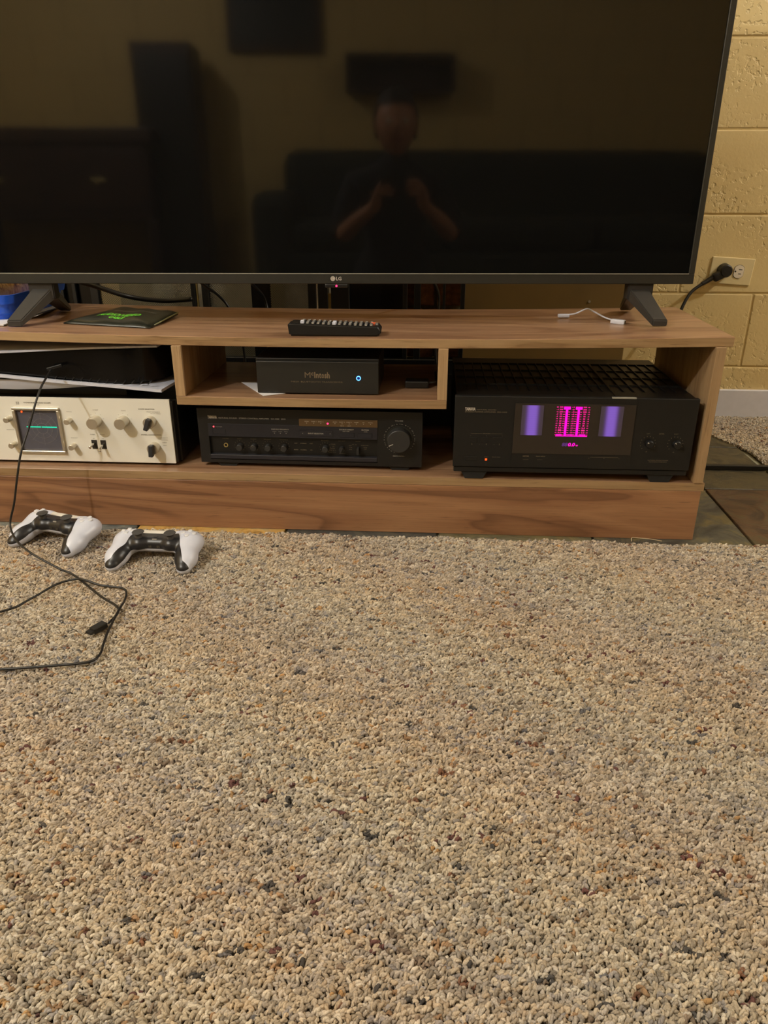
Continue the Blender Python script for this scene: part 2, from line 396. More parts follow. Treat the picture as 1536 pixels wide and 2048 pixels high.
def loop_proto(i):
    """one tuft: a fat two-ply yarn bent into a leaning arch"""
    b = bm_new(); rr = random.Random(i)
    for ply in (0, 1):
        pts = []
        for k in range(9):
            t = k / 8; a = math.pi * t
            x = -0.0029 * math.cos(a) * (1 + .15 * rr.uniform(-1, 1)); z = 0.0060 * math.sin(a) - 0.0006; y = 0.0019 * math.sin(a) * (1 if i % 2 else -1)
            ph = t * 6.5 + ply * math.pi + i
            nx, nz = -math.cos(a), math.sin(a)
            off = 0.0008
            pts.append((x + nx * off * math.cos(ph), y + off * math.sin(ph), z + nz * off * math.cos(ph)))
        tube(b, pts, lambda t: 0.00122 + .0003 * math.sin(t * math.pi), n=6, sub=1, closed_ends=False)
    bmesh.ops.recalc_face_normals(b, faces=b.faces)
    me = bpy.data.meshes.new('yarn_loop'); b.to_mesh(me); b.free()
    me.polygons.foreach_set('use_smooth', [True] * len(me.polygons)); me.materials.append(M['carpet_yarn'])
    return bpy.data.objects.new('yarn_loop', me)
loops = bpy.data.collections.new('yarn_loops')
for i in range(4): loops.objects.link(loop_proto(i))
YARN = [(0.50, .430, .325), (0.44, .375, .280), (0.40, .345, .265), (0.56, .505, .41), (0.37, .33, .275), (0.46, .375, .265), (0.30, .26, .205), (0.48, .43, .36),
        (0.34, .22, .125), (0.22, .17, .125), (0.075, .07, .065), (0.20, .105, .065), (0.13, .062, .055), (0.16, .155, .16), (0.42, .26, .12), (.31, .285, .265)]
PW = np.array([20, 18, 15, 14, 11, 11, 8, 10, 2.0, 3.0, 1.0, .6, .5, .6, .9, 3.2]); PW /= PW.sum()
def carpet(name, poly_fn, x0, x1, y0, y1, label, step=0.0036):
    xs = np.arange(x0, x1, step); ys = np.arange(y0, y1, step * 0.92)
    ny, nx = len(ys), len(xs)
    col = np.empty((ny, nx), int)
    for r_ in range(ny):                      # yarns run along the rows: colours come in short runs
        k = 0
        while k < nx:
            L = rng.integers(1, 5); c = rng.choice(len(YARN), p=PW); col[r_, k:k + L] = c; k += L
    # clumps: flecks repeat on neighbouring rows
    for _ in range(nx * ny // 300):
        r_, k = rng.integers(0, ny), rng.integers(0, nx); c = rng.choice([8, 9, 10, 11, 12, 13, 14, 15, 15, 3, 7, 6, 9])
        h, l = rng.integers(1, 4), rng.integers(2, 6); msk = rng.random((h, l)) < .75
        sub = col[r_:r_ + h, k:k + l]; sub[msk[:sub.shape[0], :sub.shape[1]]] = c
    X, Y = np.meshgrid(xs, ys); X = X + rng.normal(0, step * .24, X.shape) + (np.arange(ny)[:, None] % 2) * step * .5; Y = Y + rng.normal(0, step * .24, Y.shape)
    keep = poly_fn(X, Y); X, Y, col = X[keep], Y[keep], col[keep]; n = len(X)
    me = bpy.data.meshes.new(name); me.vertices.add(n)
    Z = rng.normal(0.0, .0007, n) - .0012 + .0008 * np.sin(X * 9 + 1) * np.sin(Y * 7)
    me.vertices.foreach_set('co', np.stack([X, Y, Z], 1).ravel().astype(np.float32))
    pal = np.array(YARN); c = pal[col] * rng.uniform(.66, 1.10, (n, 1)) * np.array([1.0, .985, .985])
    tint = 1 + .04 * np.stack([np.sin(X * 11 + Y * 17), np.sin(X * 11 + Y * 17 + .7), np.sin(X * 11 + Y * 17 + 1.5)], 1)
    c = c * tint
    a = me.attributes.new('yarn', 'FLOAT_COLOR', 'POINT'); a.data.foreach_set('color', np.concatenate([c, np.ones((n, 1))], 1).ravel().astype(np.float32))
    rt = np.stack([rng.normal(0, .30, n), rng.normal(0, .25, n), rng.uniform(0, 2 * np.pi, n)], 1)
    # a share of the loops lies along the rows
    al = rng.random(n) < .72; rt[al, 2] = rng.normal(0.35, .38, al.sum())
    a = me.attributes.new('rot', 'FLOAT_VECTOR', 'POINT'); a.data.foreach_set('vector', rt.ravel().astype(np.float32))
    a = me.attributes.new('siz', 'FLOAT', 'POINT'); a.data.foreach_set('value', rng.uniform(.66, 1.08, n).astype(np.float32))
    o = bpy.data.objects.new(name, me); COL.objects.link(o)
    ng = bpy.data.node_groups.new(name + '_pile', 'GeometryNodeTree')
    ng.interface.new_socket('Geometry', in_out='INPUT', socket_type='NodeSocketGeometry'); ng.interface.new_socket('Geometry', in_out='OUTPUT', socket_type='NodeSocketGeometry')
    N = ng.nodes; gi = N.new('NodeGroupInput'); go = N.new('NodeGroupOutput'); ip = N.new('GeometryNodeInstanceOnPoints')
    ci = N.new('GeometryNodeCollectionInfo'); ci.inputs[0].default_value = loops; ci.inputs['Separate Children'].default_value = True
    def attr(nm, ty):
        q = N.new('GeometryNodeInputNamedAttribute'); q.data_type = ty; q.inputs[0].default_value = nm; return q.outputs[0]
    e2r = N.new('FunctionNodeEulerToRotation')
    ng.links.new(attr('rot', 'FLOAT_VECTOR'), e2r.inputs[0])
    ng.links.new(gi.outputs[0], ip.inputs['Points']); ng.links.new(ci.outputs[0], ip.inputs['Instance']); ip.inputs['Pick Instance'].default_value = True
    rv = N.new('FunctionNodeRandomValue'); rv.data_type = 'INT'; rv.inputs[4].default_value = 0; rv.inputs[5].default_value = 3
    ng.links.new([s for s in rv.outputs if s.type == 'INT'][0], ip.inputs['Instance Index'])
    ng.links.new(e2r.outputs[0], ip.inputs['Rotation']); ng.links.new(attr('siz', 'FLOAT'), ip.inputs['Scale'])
    ng.links.new(ip.outputs[0], go.inputs[0])
    md = o.modifiers.new('pile', 'NODES'); md.node_group = ng
    me.materials.append(M['carpet_yarn'])
    tag(o, label, 'carpet', kind='stuff'); return o
edge = lambda X: -0.028 + 0.004 * np.sin(X * 23) + 0.003 * np.sin(X * 61)
carpet('carpet', lambda X, Y: Y < edge(X), -1.75, 0.62, -1.35, 0.0, 'speckled beige looped carpet in front of the wooden media console')
side_edge = lambda X, Y: X > 0.30 + 0.012 * np.sin(Y * 16) - np.clip((Y - .55) * .25, 0, .05)
carpet('carpet', lambda X, Y: side_edge(X, Y), 0.24, 0.75, 0.22, 0.855, 'patch of speckled carpet by the baseboard beyond the slate tiles')
b = bm_new(); prism(b, [(XL, YF), (XR, YF), (XR, YB - .02), (.31, YB - .02), (.31, -.032), (XL, -.032)], -0.006, -0.001, 'z'); struct(obj('floor_carpet_backing', b, 'carpet_back'))

# ------------------------------------------------------------------ media console
T = 0.0163
def sag(x): return 0.0105 * max(0.0, 1 - ((x + 0.732) / 0.745) ** 2)
ZT = 0.386
def ztop(x): return ZT - sag(x)
con = thing('media_console', 'long low walnut-look media console with open shelves under the television', 'console')
def sagged_board(x0, x1, y0, y1, ztopf, th, n=40, bev=.0006):
    b = bm_new(); box(b, x0, x1, y0, y1, 0, th, bev, 1)
    # cut into slices so it can follow the sag
    for k in range(1, n):
        x = x0 + (x1 - x0) * k / n
        bmesh.ops.bisect_plane(b, geom=b.verts[:] + b.edges[:] + b.faces[:], plane_co=(x, 0, 0), plane_no=(1, 0, 0))
    for v in b.verts: v.co.z += ztopf(v.co.x) - th
    return b
def two_tone(o, m2, test):
    o.data.materials.append(M[m2])
    for p in o.data.polygons:
        if test(p): p.material_index = 1
o = obj('top_board', sagged_board(-1.478, 0.013, 0.006, 0.358, ztop, T), 'wood_top', con); two_tone(o, 'wood_edge', lambda p: abs(p.normal.z) < .7)
b = bm_new(); box(b, -1.470, 0.005, 0.002, 0.350, 0.100, 0.100 + T, .0005, 1)
o = obj('bottom_board', b, 'wood_top', con); two_tone(o, 'wood_edge', lambda p: abs(p.normal.z) < .7)
b = bm_new(); box(b, -1.465, 0, 0, 0.016, 0, 0.0997, .0005, 1); box(b, -1.465, -1.449, .016, .34, 0, .0997); box(b, -.016, 0, .016, .34, 0, .0997)
obj('plinth', b, 'wood_plinth', con)
for x0, x1 in ((-.0172, 0), (-1.465, -1.448)):
    b = bm_new(); box(b, x0, x1, -.001, .352, .1165, ztop(x0) - T, .0005, 1); obj('side_panel', b, 'wood_upright', con)
def zsh(x): return 0.2765 - sag(x)
o = obj('hanging_shelf', sagged_board(-.983, -.481, 0.0, .30, zsh, T, 16), 'wood_top', con); two_tone(o, 'wood_edge', lambda p: abs(p.normal.z) < .7)
for x0, x1 in ((-.983, -.9655), (-.4985, -.481)):
    b = bm_new(); box(b, x0, x1, 0.0, .30, zsh((x0 + x1) / 2) + .0002, ztop((x0 + x1) / 2) - T, .0005, 1); obj('shelf_divider', b, 'wood_upright', con)
b = bm_new(); box(b, -1.448, -.02, .345, .349, .1166, .235); obj('back_panel', b, 'black_deep', con)['label'] = 'low dark back panel'

# ------------------------------------------------------------------ television (turned about 3 degrees)
W_TV, TH = 1.354, R(3.066)
tv = thing('television', 'large flat black television with its grey bezel standing on splayed feet', 'television', (-.019 - W_TV * math.cos(TH), .175 - W_TV * math.sin(TH), 0.384), (0, 0, TH))
zb = 0.0710; HT = 0.79
b = bm_new(); box(b, 0.0, W_TV, .002, .030, zb - .001, zb + HT, .002, 2)
box(b, .15, W_TV - .15, .028, .075, zb + .015, zb + .42, .012, 2)
obj('housing', b, 'black_plastic', tv)
b = bm_new()
bz, bs = .0185, .011
box(b, 0, W_TV, -.004, .003, zb, zb + bz, .001, 1); box(b, 0, bs, -.004, .003, zb + bz - .0005, zb + HT - bs, .001, 1)
box(b, W_TV - bs, W_TV, -.004, .003, zb + bz - .0005, zb + HT - bs, .001, 1); box(b, 0, W_TV, -.004, .003, zb + HT - bs, zb + HT, .001, 1)
obj('bezel', b, 'bezel', tv)
b = bm_new(); box(b, bs, W_TV - bs, -.0046, -.0036, zb + bz - .0006, zb + bz + .0009)
obj('bezel_trim', b, 'bezel_line', tv)['label'] = 'thin light line along the lower bezel'
b = bm_new(); box(b, bs - .001, W_TV - bs + .001, -.0012, .001, zb + bz - .001, zb + HT - bs + .001); obj('screen', b, 'tv_screen', tv)
b = bm_new(); cx_ = W_TV / 2 - .0065
cyl(b, (cx_, -.004, zb + .0095), .0044, .0006, n=32); lg = obj('logo', b, 'logo_silver', tv)
b = bm_new(); text(b, 'LG', cx_ + .0062, zb + .0066, .0062, -.0046, bold=.02)
obj('lettering', b, 'logo_silver', tv)
b = bm_new(); text(b, 'L', cx_ - .0012, zb + .0078, .0036, -.00475); ring_y(b, (cx_, -.0047, zb + .0095), .0030, .0034, -.0001, 0, 24)
obj('logo_mark', b, 'print_dark', lg)
b = bm_new(); box(b, W_TV / 2 - .022, W_TV / 2 + .022, -.003, .012, zb - .0075, zb, .002, 2); ls = obj('sensor_bar', b, 'black_plastic', tv)
b = bm_new(); cyl(b, (W_TV / 2, -.003, zb - .004), .0019, .0006, n=16); obj('power_light', b, 'led_pink', tv)
for side in (-1, 1):      # splayed Y-feet: front leg leans outwards to the front, rear leg to the back
    cxl = 0.108 if side < 0 else W_TV - .096
    b = bm_new()
    def leg_bar(p, q, wp, wq, hp, hq):
        p, q = Vector(p), Vector(q); vs = []
        for c, wd, hh in ((p, wp, hp), (q, wq, hq)):
            for sx, sz in ((-1, 0), (1, 0), (1, 1), (-1, 1)): vs.append(b.verts.new(c + Vector((sx * wd / 2, 0, sz * hh))))
        for f in ((3, 2, 1, 0), (4, 5, 6, 7), (0, 1, 5, 4), (1, 2, 6, 5), (2, 3, 7, 6), (3, 0, 4, 7)): b.faces.new([vs[i] for i in f])
    obj_b = b
    zf = -.0022 if side < 0 else 0.0003
    fx = cxl + side * (.036 if side < 0 else .026)
    # front leg
    leg_bar((fx, -.056, zf), (cxl - side * .004, .008, zb - .030), .028, .038, .012, .024)
    # rear leg
    leg_bar((cxl + side * .018, .142, zf), (cxl - side * .004, .016, zb - .030), .024, .036, .012, .024)
    # bracket up to the set
    box(b, cxl - .024, cxl + .024, .002, .028, zb - .030, zb + .004)
    bmesh.ops.recalc_face_normals(b, faces=b.faces)
    bmesh.ops.bevel(b, geom=[e for e in b.edges], offset=.0018, segments=2, affect='EDGES')
    obj('stand_leg', b, 'leg_plastic', tv)

# ------------------------------------------------------------------ knobs shared
def knob(parent, name, x, z, r, d, m='knob_black', ptr=None, r2=None, knurl=0, cap=None):
    b = bm_new(); cyl(b, (x, 0, z), r, d, n=36, r2=r2, cap=min(r * .12, .0012))
    o = obj(name, b, m, parent, smooth='auto')
    if ptr is not None:
        b = bm_new(); R2 = (r2 or r); ca, sa = math.cos(ptr), math.sin(ptr)
        q = [(x + ca * R2 * a - sa * c, -d - .0002, z + sa * R2 * a + ca * c) for a, c in ((.55, -.0006), (.95, -.0006), (.95, .0006), (.55, .0006))]
        b.faces.new([b.verts.new(p) for p in q]); obj('pointer', b, 'print_white', o)
    return o
def dial(bm, x, z, r, n, a0, a1, l=.0009, wd=.0004, y=-.0004, skip=()):
    for i in range(n):
        if i in skip: continue
        a = a0 + (a1 - a0) * i / (n - 1); ca, sa = math.cos(a), math.sin(a)
        q = [(x + ca * rr - sa * c, y, z + sa * rr + ca * c) for rr, c in ((r, -wd), (r + l, -wd), (r + l, wd), (r, wd))]
        bm.faces.new([bm.verts.new(p) for p in q])

# ------------------------------------------------------------------ power amplifier (right bay)
mx = thing('power_amplifier', 'large black power amplifier with magenta level meter and purple windows', 'amplifier', (-.466, -.0058, .1303), (0, 0, R(.259)))
WX, HX, DX = .435, .1476, .335
b = bm_new(); box(b, 0, WX, 0, .012, .012, HX, .0012, 2); box(b, .004, WX - .004, .012, .02, .012, HX - .004)
face = obj('front_panel', b, 'black_face', mx)
b = bm_new(); box(b, .002, WX - .002, .003, .02, .001, .011, .001, 1); obj('lower_strip', b, 'black_face', mx)
b = bm_new(); box(b, .004, WX - .004, .018, DX, .002, HX - .0042, .001, 1); obj('chassis', b, 'black_deep', mx)
b = bm_new()      # vented top cover: ribs with recessed slots between
zt_ = HX - .0015
box(b, .003, WX - .003, .014, .050, HX - .006, zt_, .001, 1); obj('top_cover', b, 'black_deep', mx)
b = bm_new(); box(b, .003, WX - .003, .285, DX, HX - .006, zt_, .001, 1); obj('top_cover', b, 'black_deep', mx)
nr = 22
for i in range(nr + 1):
    x = .006 + (WX - .012) * i / nr
    b = bm_new(); box(b, x - .0009, x + .0009, .050, .285, HX - .006, zt_ + .0001); obj('vent_rib', b, 'black_deep', mx)
for yv in (.105, .165, .225):
    b = bm_new(); box(b, .006, WX - .006, yv - .0009, yv + .0009, HX - .006, zt_ - .0002); obj('vent_crossbar', b, 'black_deep', mx)
b = bm_new(); box(b, .2895, .2925, .0145, .285, zt_ + .0001, zt_ + .0012); obj('cover_seam', b, 'black_deep', mx)
b = bm_new(); prism(b, [(.109, .0405), (.3245, .0405), (.3245, .1355), (.109, .1355)], -.0012, .001, 'y'); win = obj('display_window', b, 'dark_glass', mx)
for u0, u1 in ((.1215, .1605), (.2625, .3030)):
    b = bm_new(); box(b, -(u1 - u0) / 2, (u1 - u0) / 2, -.0003, .0003, -.0281, .0281); obj('glow_panel', b, 'purple_glow', win, ((u0 + u1) / 2, -.0016, .1043))
b = bm_new(); Yd = -.0017     # fluorescent level meter
for x0 in (.1962, .2173):
    tick(b, x0, x0 + .0120, .1255, .1310, Yd); tick(b, x0 + .0037, x0 + .0078, .0750, .1260, Yd)
tick(b, .1850, .2425, .0749, .0763, Yd); tick(b, .1865, .1960, .0768, .0792, Yd); tick(b, .2275, .2390, .0768, .0792, Yd); tick(b, .2015, .2185, .0774, .0788, Yd)
obj('level_meter', b, 'magenta', win)
b = bm_new(); rows = 13
L1 = ['0', '-1', '-2', '-3', '-5', '-8', '-10', '-15', '-20', '-30', '-40', '-50', '-60']; L2 = ['500', '300', '200', '150', '100', '50', '20', '10', '5', '2.5', '1', '0.5', '0.1']
for i in range(rows):
    z = .1290 - i * .00432
    if i >= 1:
        for a, c in ((.1953, .1994), (.2042, .2078), (.2162, .2203), (.2254, .2288)):
            if i >= 2: tick(b, a, c, z + .0002, z + .0012, Yd - .0001)
    text(b, L1[i], .1850, z, .0019, Yd, width=.0036, align='C', bold=.03); text(b, L2[i], .1917, z - .0002, .0024, Yd, width=(.0060 if i < 3 or i > 8 else .0040), align='C', bold=.04)
    text(b, ('+' if i < 1 else '-') + str(abs(i * 3 - 3)), .2128, z - .0002, .0023, Yd, width=.0050, align='C', bold=.03)
    text(b, L2[i], .2340, z - .0002, .0024, Yd, width=(.0064 if i < 3 or i > 8 else .0040), align='C', bold=.04); text(b, L1[i], .2410, z, .0019, Yd, width=.0036, align='C', bold=.03)
obj('meter_scale', b, 'magenta_pink', win)
b = bm_new(); text(b, '88', .1985, .0563, .0064, Yd, width=.0105, shear=.15, bold=.03); obj('unlit_digits', b, 'purple_dim', win)
b = bm_new(); text(b, '0.0', .2098, .0563, .0064, Yd, width=.0125, shear=.15, bold=.03); text(b, 'W', .2235, .0563, .0028, Yd, width=.0045, bold=.03); obj('digits', b, 'magenta', win)
for k, (x, lb) in enumerate(((.354, 'LEFT'), (.403, 'RIGHT'))):
    knob(mx, 'level_knob', x + .002, .0637, .0074, .010, 'black_face', ptr=R(135), r2=.0068)
b = bm_new()
text(b, 'YAMAHA', .0186, .1208, .0056, width=.0190, bold=.03)
lt = obj('maker_lettering', b, 'print_white', mx)
b = bm_new()
text(b, 'NATURAL SOUND', .0400, .1214, .0022, width=.0350); text(b, 'STEREO POWER AMPLIFIER  MX-1000', .0186, .1172, .0023, width=.0760)
text(b, 'LEFT', .3525, .0815, .0018, width=.006, align='C'); text(b, 'LEVEL', .3765, .0815, .0020, width=.0095, align='C', bold=.02); text(b, 'RIGHT', .4022, .0815, .0018, width=.0075, align='C')
text(b, '-dB', .3528, .0470, .0018, align='C'); text(b, '-dB', .4018, .0470, .0018, align='C')
text(b, 'NATURAL SOUND POWER', .3765, .0305, .0018, width=.037, align='C'); text(b, 'HIGH DYNAMIC POWER DRIVE', .3765, .0275, .0018, width=.032, align='C')
text(b, 'SPEAKERS', .0600, .0765, .0018, width=.014, align='C'); tick(b, .0310, .0515, .0771, .0775); tick(b, .0685, .0890, .0771, .0775)
for x, s in ((.031, 'A'), (.060, 'B'), (.089, 'C')): text(b, s, x, .0725, .0016, align='C')
for x in (.034, .048, .0605, .075, .0845): text(b, 'S' if x in (.034, .0605, .0845) else ':', x, .0555, .0026, align='C', bold=.02)
text(b, 'POWER', .0290, .0275, .0015, width=.012); text(b, 'STBY', .0620, .0312, .0015, width=.008, align='C'); text(b, 'PROTECTION', .0800, .0312, .0015, width=.015, align='C')
text(b, 'METER', .1350, .0340, .0019, width=.0115, align='C', bold=.02); text(b, 'PEAK HOLD', .1620, .0340, .0019, width=.0170, align='C', bold=.02)
tick(b, .1300, .1400, .0283, .0286); tick(b, .1560, .1660, .0283, .0286)
tick(b, .2530, .3040, .0352, .0356); text(b, 'W', .2505, .0325, .0016, align='C'); text(b, 'dB', .2780, .0328, .0016, align='C'); text(b, '%', .3055, .0325, .0016, align='C')
for x in (.354, .403): dial(b, x, .0637, .0128, 11, R(225), R(-20), .0016, .0004)
obj('panel_lettering', b, 'print_dim', mx)
b = bm_new(); box(b, .0598, .0634, -.0006, 0, .0250, .0288); obj('power_light', b, 'led_orange', mx)
for x0, x1, z0, z1 in ((.021, .045, .024, .0325), (.0500, .0640, .0590, .0700), (.0720, .0900, .0590, .0700), (.0290, .0430, .0590, .0700)):
    b = bm_new(); box(b, x0, x1, -.0010, .001, z0, z1, .0004, 1); obj('button', b, 'black_face', mx)
for x0 in (.1070, .3262):
    b = bm_new(); box(b, x0, x0 + .0005, -.0002, 0, .0125, HX - .001); obj('panel_seam', b, 'black_deep', mx)
b = bm_new(); box(b, .2800, .3230, -.0006, .004, HX - .0012, HX + .0012); obj('glint_strip', b, 'bezel_line', mx)['label'] = 'bright glint on the top edge, built as a pale strip'  # reflection of the lit wall, modelled as a pale strip
for x0 in (.016, .362):
    for y0 in (.006, .27):
        b = bm_new(); prism(b, [(x0, .002), (x0 + .050, .002), (x0 + .042, -.0135), (x0 + .008, -.0135)], y0, y0 + .045, 'y'); obj('foot', b, 'rubber', mx)

# ------------------------------------------------------------------ control amplifier (middle bay)
cx = thing('control_amplifier', 'black control amplifier with large volume knob on the console floor', 'amplifier', (-.9596, .0377, .1246), (0, 0, R(-.669)))
HC, DC = .1095, .30
b = bm_new(); WC = .435
# front panel with the recessed lower window
box(b, 0, .0195, 0, .012, 0, HC); box(b, .349, WC, 0, .012, 0, HC); box(b, .0195, .349, 0, .012, .0797, HC); box(b, .0195, .349, 0, .012, 0, .0068)
bmesh.ops.remove_doubles(b, verts=b.verts, dist=1e-6)
obj('front_panel', b, 'black_face', cx)
b = bm_new(); box(b, .004, WC - .004, .012, DC, .003, HC - .002, .001, 1); obj('chassis', b, 'black_steel', cx)
b = bm_new(); box(b, .0195, .349, -.0008, .010, .0540, .0797, .0005, 1); gp = obj('grey_panel', b, 'grey_face', cx)
b = bm_new(); box(b, .0195, .349, .007, .0115, .017, .054); obj('recess_panel', b, 'black_deep', cx)
b = bm_new(); box(b, .0195, .349, -.002, .010, .0085, .0175, .0012, 2); obj('door_flap', b, 'grey_face', cx)
b = bm_new(); box(b, .1985, .3497, -.0014, .001, .0785, .0930, .0003, 1); obj('input_display', b, 'display_bronze', cx)
b = bm_new(); ys = -.0016
for i, s in enumerate(['VIDEO', 'TAPE 1', 'DISC 2', '', 'AUX 2', 'DISC 3', 'DISC 1', 'TUNER', 'CD', 'PHONO']):
    x = .2135 + i * .01365
    if s: text(b, s, x, .0872, .0017, ys, width=.0016 * len(s) + .0005, align='C'); tick(b, x - .0006, x + .0006, .0843, .0855, ys)
text(b, 'CD-R', .2815, .0800, .0016, ys, width=.007, align='C'); text(b, 'DAT', .2955, .0800, .0016, ys, width=.006, align='C')
obj('input_lettering', b, 'print_white', cx)
b = bm_new(); cyl(b, (.2541, -.0014, .0846), .0017, .0006, n=16); obj('input_light', b, 'led_pink', cx)
b = bm_new(); cyl(b, (.0310, -.0008, .0737), .0014, .0006, n=16); obj('power_light', b, 'led_red', cx)
for x0, x1, z0, z1 in ((.0288, .0542, .0590, .0688), (.1990, .2635, .0585, .0700), (.2770, .3045, .0580, .0665), (.3115, .3390, .0575, .0660)):
    b = bm_new(); box(b, x0 - .0006, x1 + .0006, -.00095, -.0007, z0 - .0006, z1 + .0006); box(b, x0, x1, -.0016, -.0008, z0, z1, .0003, 1)
    o = obj('button', b, 'grey_face', cx); o.data.materials.append(M['black_deep'])
    for p in o.data.polygons:
        if abs(p.center.y + .00095) < 2e-5: p.material_index = 1
b = bm_new()
text(b, 'YAMAHA', .0205, .0898, .0056, width=.0182, bold=.03)
obj('maker_lettering', b, 'print_white', cx)
b = bm_new(); y2 = -.0018
text(b, 'NATURAL SOUND   STEREO CONTROL AMPLIFIER   CX-1000   ZDR', .0420, .0900, .0026, width=.1310, bold=.01)
text(b, 'POWER', .0350, .0728, .0018, y2, width=.013)
text(b, 'SAMPLING FREQUENCY', .1613, .0703, .0019, y2, width=.0345, align='C', bold=.02)
for x, s in ((.1500, '32kHz'), (.1613, '44.1kHz'), (.1725, '48kHz')): text(b, s, x, .0660, .0016, y2, width=.0075, align='C'); cyl(b, (x, -.0010, .0632), .0008, .0006, n=12)
text(b, 'INPUT SELECTOR', .2305, .0632, .0024, y2, width=.0300, align='C', bold=.03); text(b, '<', .2040, .0632, .0024, y2, bold=.03); text(b, '>', .2575, .0632, .0024, y2, bold=.03)
text(b, 'SOURCE DIRECT', .2900, .0723, .0024, y2, width=.0280, align='C', bold=.03); text(b, 'ON / OFF', .2890, .0690, .0018, y2, width=.0130, align='C', bold=.02)
text(b, 'MUTING', .3260, .0723, .0024, y2, width=.0140, align='C', bold=.03); text(b, '-20dB', .3265, .0692, .0017, y2, width=.0075, align='C')
text(b, 'VOLUME', .3905, .0915, .0023, width=.0155, align='C', bold=.02); text(b, 'REMOTE CONTROL', .3905, .0212, .0018, width=.0225, align='C', bold=.02)
dial(b, .3915, .0572, .0285, 28, R(250), R(-40), .0014, .0004)
for i in range(0, 16):
    a = R(236 - i * 17); text(b, str(i * 4), .3915 + .0293 * math.cos(a), .0562 + .0293 * math.sin(a), .0018, -.0005, align='C')
obj('panel_lettering', b, 'print_grey', cx)
b = bm_new(); yr = .0068
for x, s in ((.0503, 'PHONES'), (.0778, 'BASS'), (.1053, 'TREBLE'), (.1334, 'BALANCE'), (.1654, 'LOUDNESS'), (.2463, 'BALANCE'), (.2791, 'REC OUT'), (.3110, 'PHONO')): text(b, s, x, .0468, .0016, yr, width=.0020 * len(s), align='C')
for x in (.0778, .1053, .1334, .1654, .2463): dial(b, x, .0336, .0098, 11, R(230), R(-50), .0012, .0004, yr)
for z, ss in ((.0402, ('OFF', 'STEREO', 'OFF')), (.0270, ('MONO', 'NORMAL', 'ON'))):
    for x, s in zip((.1890, .2040, .2190), ss): text(b, s, x, z, .0017, yr, width=.0020 * len(s), align='C', bold=.02)
for x, z, s in ((.262, .0400, 'TUNER'), (.2625, .0355, 'CD'), (.2610, .0315, 'PHONO'), (.2585, .0275, 'TAPE 2-1'), (.2590, .0235, 'TAPE 1-2'), (.2960, .0380, 'DAT'), (.2965, .0340, 'VCR'), (.2960, .0300, 'AUX'), (.2800, .0215, 'SOURCE')):
    text(b, s, x, z, .0016, yr, width=.0019 * len(s), align='C')
for x, z, s in ((.3010, .0402, 'MM'), (.3070, .0402, 'MC'), (.3240, .0390, 'SUBSONIC'), (.3250, .0350, '15Hz'), (.3250, .0315, 'OFF')): text(b, s, x, z, .0016, yr, width=.0018 * len(s), align='C')
obj('recess_lettering', b, 'print_dim', cx)
for x in (.0778, .1053, .1334, .1654, .2463): knob(cx, 'tone_knob', x + .0015, .0325, .0066, .012, 'knob_black', r2=.0060).location = (0, .006, 0)
b = bm_new(); cyl(b, (.2800, .006, .0322), .0055, .009, n=28); box(b, .2788, .2812, -.008, -.002, .0262, .0382, .0006, 1, Matrix.Translation((.28, 0, .0322)) @ Matrix.Rotation(R(25), 4, 'Y') @ Matrix.Translation((-.28, 0, -.0322)))
obj('selector_knob', b, 'knob_black', cx)
b = bm_new(); box(b, .3092, .3140, -.007, .006, .0240, .0370, .0008, 1); obj('selector_knob', b, 'knob_black', cx)
b = bm_new(); ring_y(b, (.0503, .006, .0345), .0028, .0043, -.0012, .001); obj('headphone_jack', b, 'brass', cx)
b = bm_new(); ring_y(b, (.3915, 0, .0572), .0232, .0250, -.0010, .001, 64); obj('knob_collar', b, 'bezel', cx)
kn = knob(cx, 'volume_knob', .3915, .0572, .0232, .020, 'knob_black', ptr=R(205), r2=.0220)
for x0 in (.030, .37):
    for y0 in (.004, .24):
        b = bm_new(); prism(b, [(x0, .001), (x0 + .045, .001), (x0 + .038, -.0080), (x0 + .007, -.0080)], y0, y0 + .04, 'y'); obj('foot', b, 'rubber', cx)

# ------------------------------------------------------------------ audio scope (left bay)
sc = thing('audio_oscilloscope', 'silver faced audio scope with a green trace on its small screen', 'oscilloscope', (-1.010, .033, .1222))
b = bm_new(); ft = .004
u0, u1, v0, v1 = -.3125, -.2185, .0165, .1095
box(b, -.410, u0, 0, ft, 0, .129); box(b, u1, 0, 0, ft, 0, .129); box(b, u0, u1, 0, ft, v1, .129); box(b, u0, u1, 0, ft, 0, v0)
obj('face_plate', b, 'aluminium', sc)
b = bm_new(); box(b, -.405, .004, ft, .018, .0, .124, .001, 1); box(b, -.405, .008, .018, .29, .0, .124, .001, 1); obj('cabinet', b, 'black_steel', sc)
b = bm_new(); t_ = .0055
box(b, u0, u1, -.006, .002, v1 - t_, v1, .001, 1); box(b, u0, u1, -.006, .002, v0, v0 + t_, .001, 1); box(b, u0, u0 + t_, -.006, .002, v0 + t_, v1 - t_, .001, 1); box(b, u1 - t_, u1, -.006, .002, v0 + t_, v1 - t_, .001, 1)
obj('screen_bezel', b, 'knob_metal', sc)
b = bm_new(); box(b, u0 + t_, u1 - t_, .0005, .002, v0 + t_, v1 - t_); cr = obj('scope_screen', b, 'smoke_glass', sc)
b = bm_new(); cc = (-.2600, 0, .0665)
for rr in (.0105, .0195, .0300): ring_y(b, cc, rr, rr + .0005, 0, .0002, 48)
for k in range(8):
    a = R(22.5 + 45 * k) if False else R(45 * k); ca, sa = math.cos(a), math.sin(a)
    q = [(cc[0] + ca * rr - sa * c, 0.0001, cc[2] + sa * rr + ca * c) for rr, c in ((.010, -.0002), (.034, -.0002), (.034, .0002), (.010, .0002))]
    b.faces.new([b.verts.new(p) for p in q])
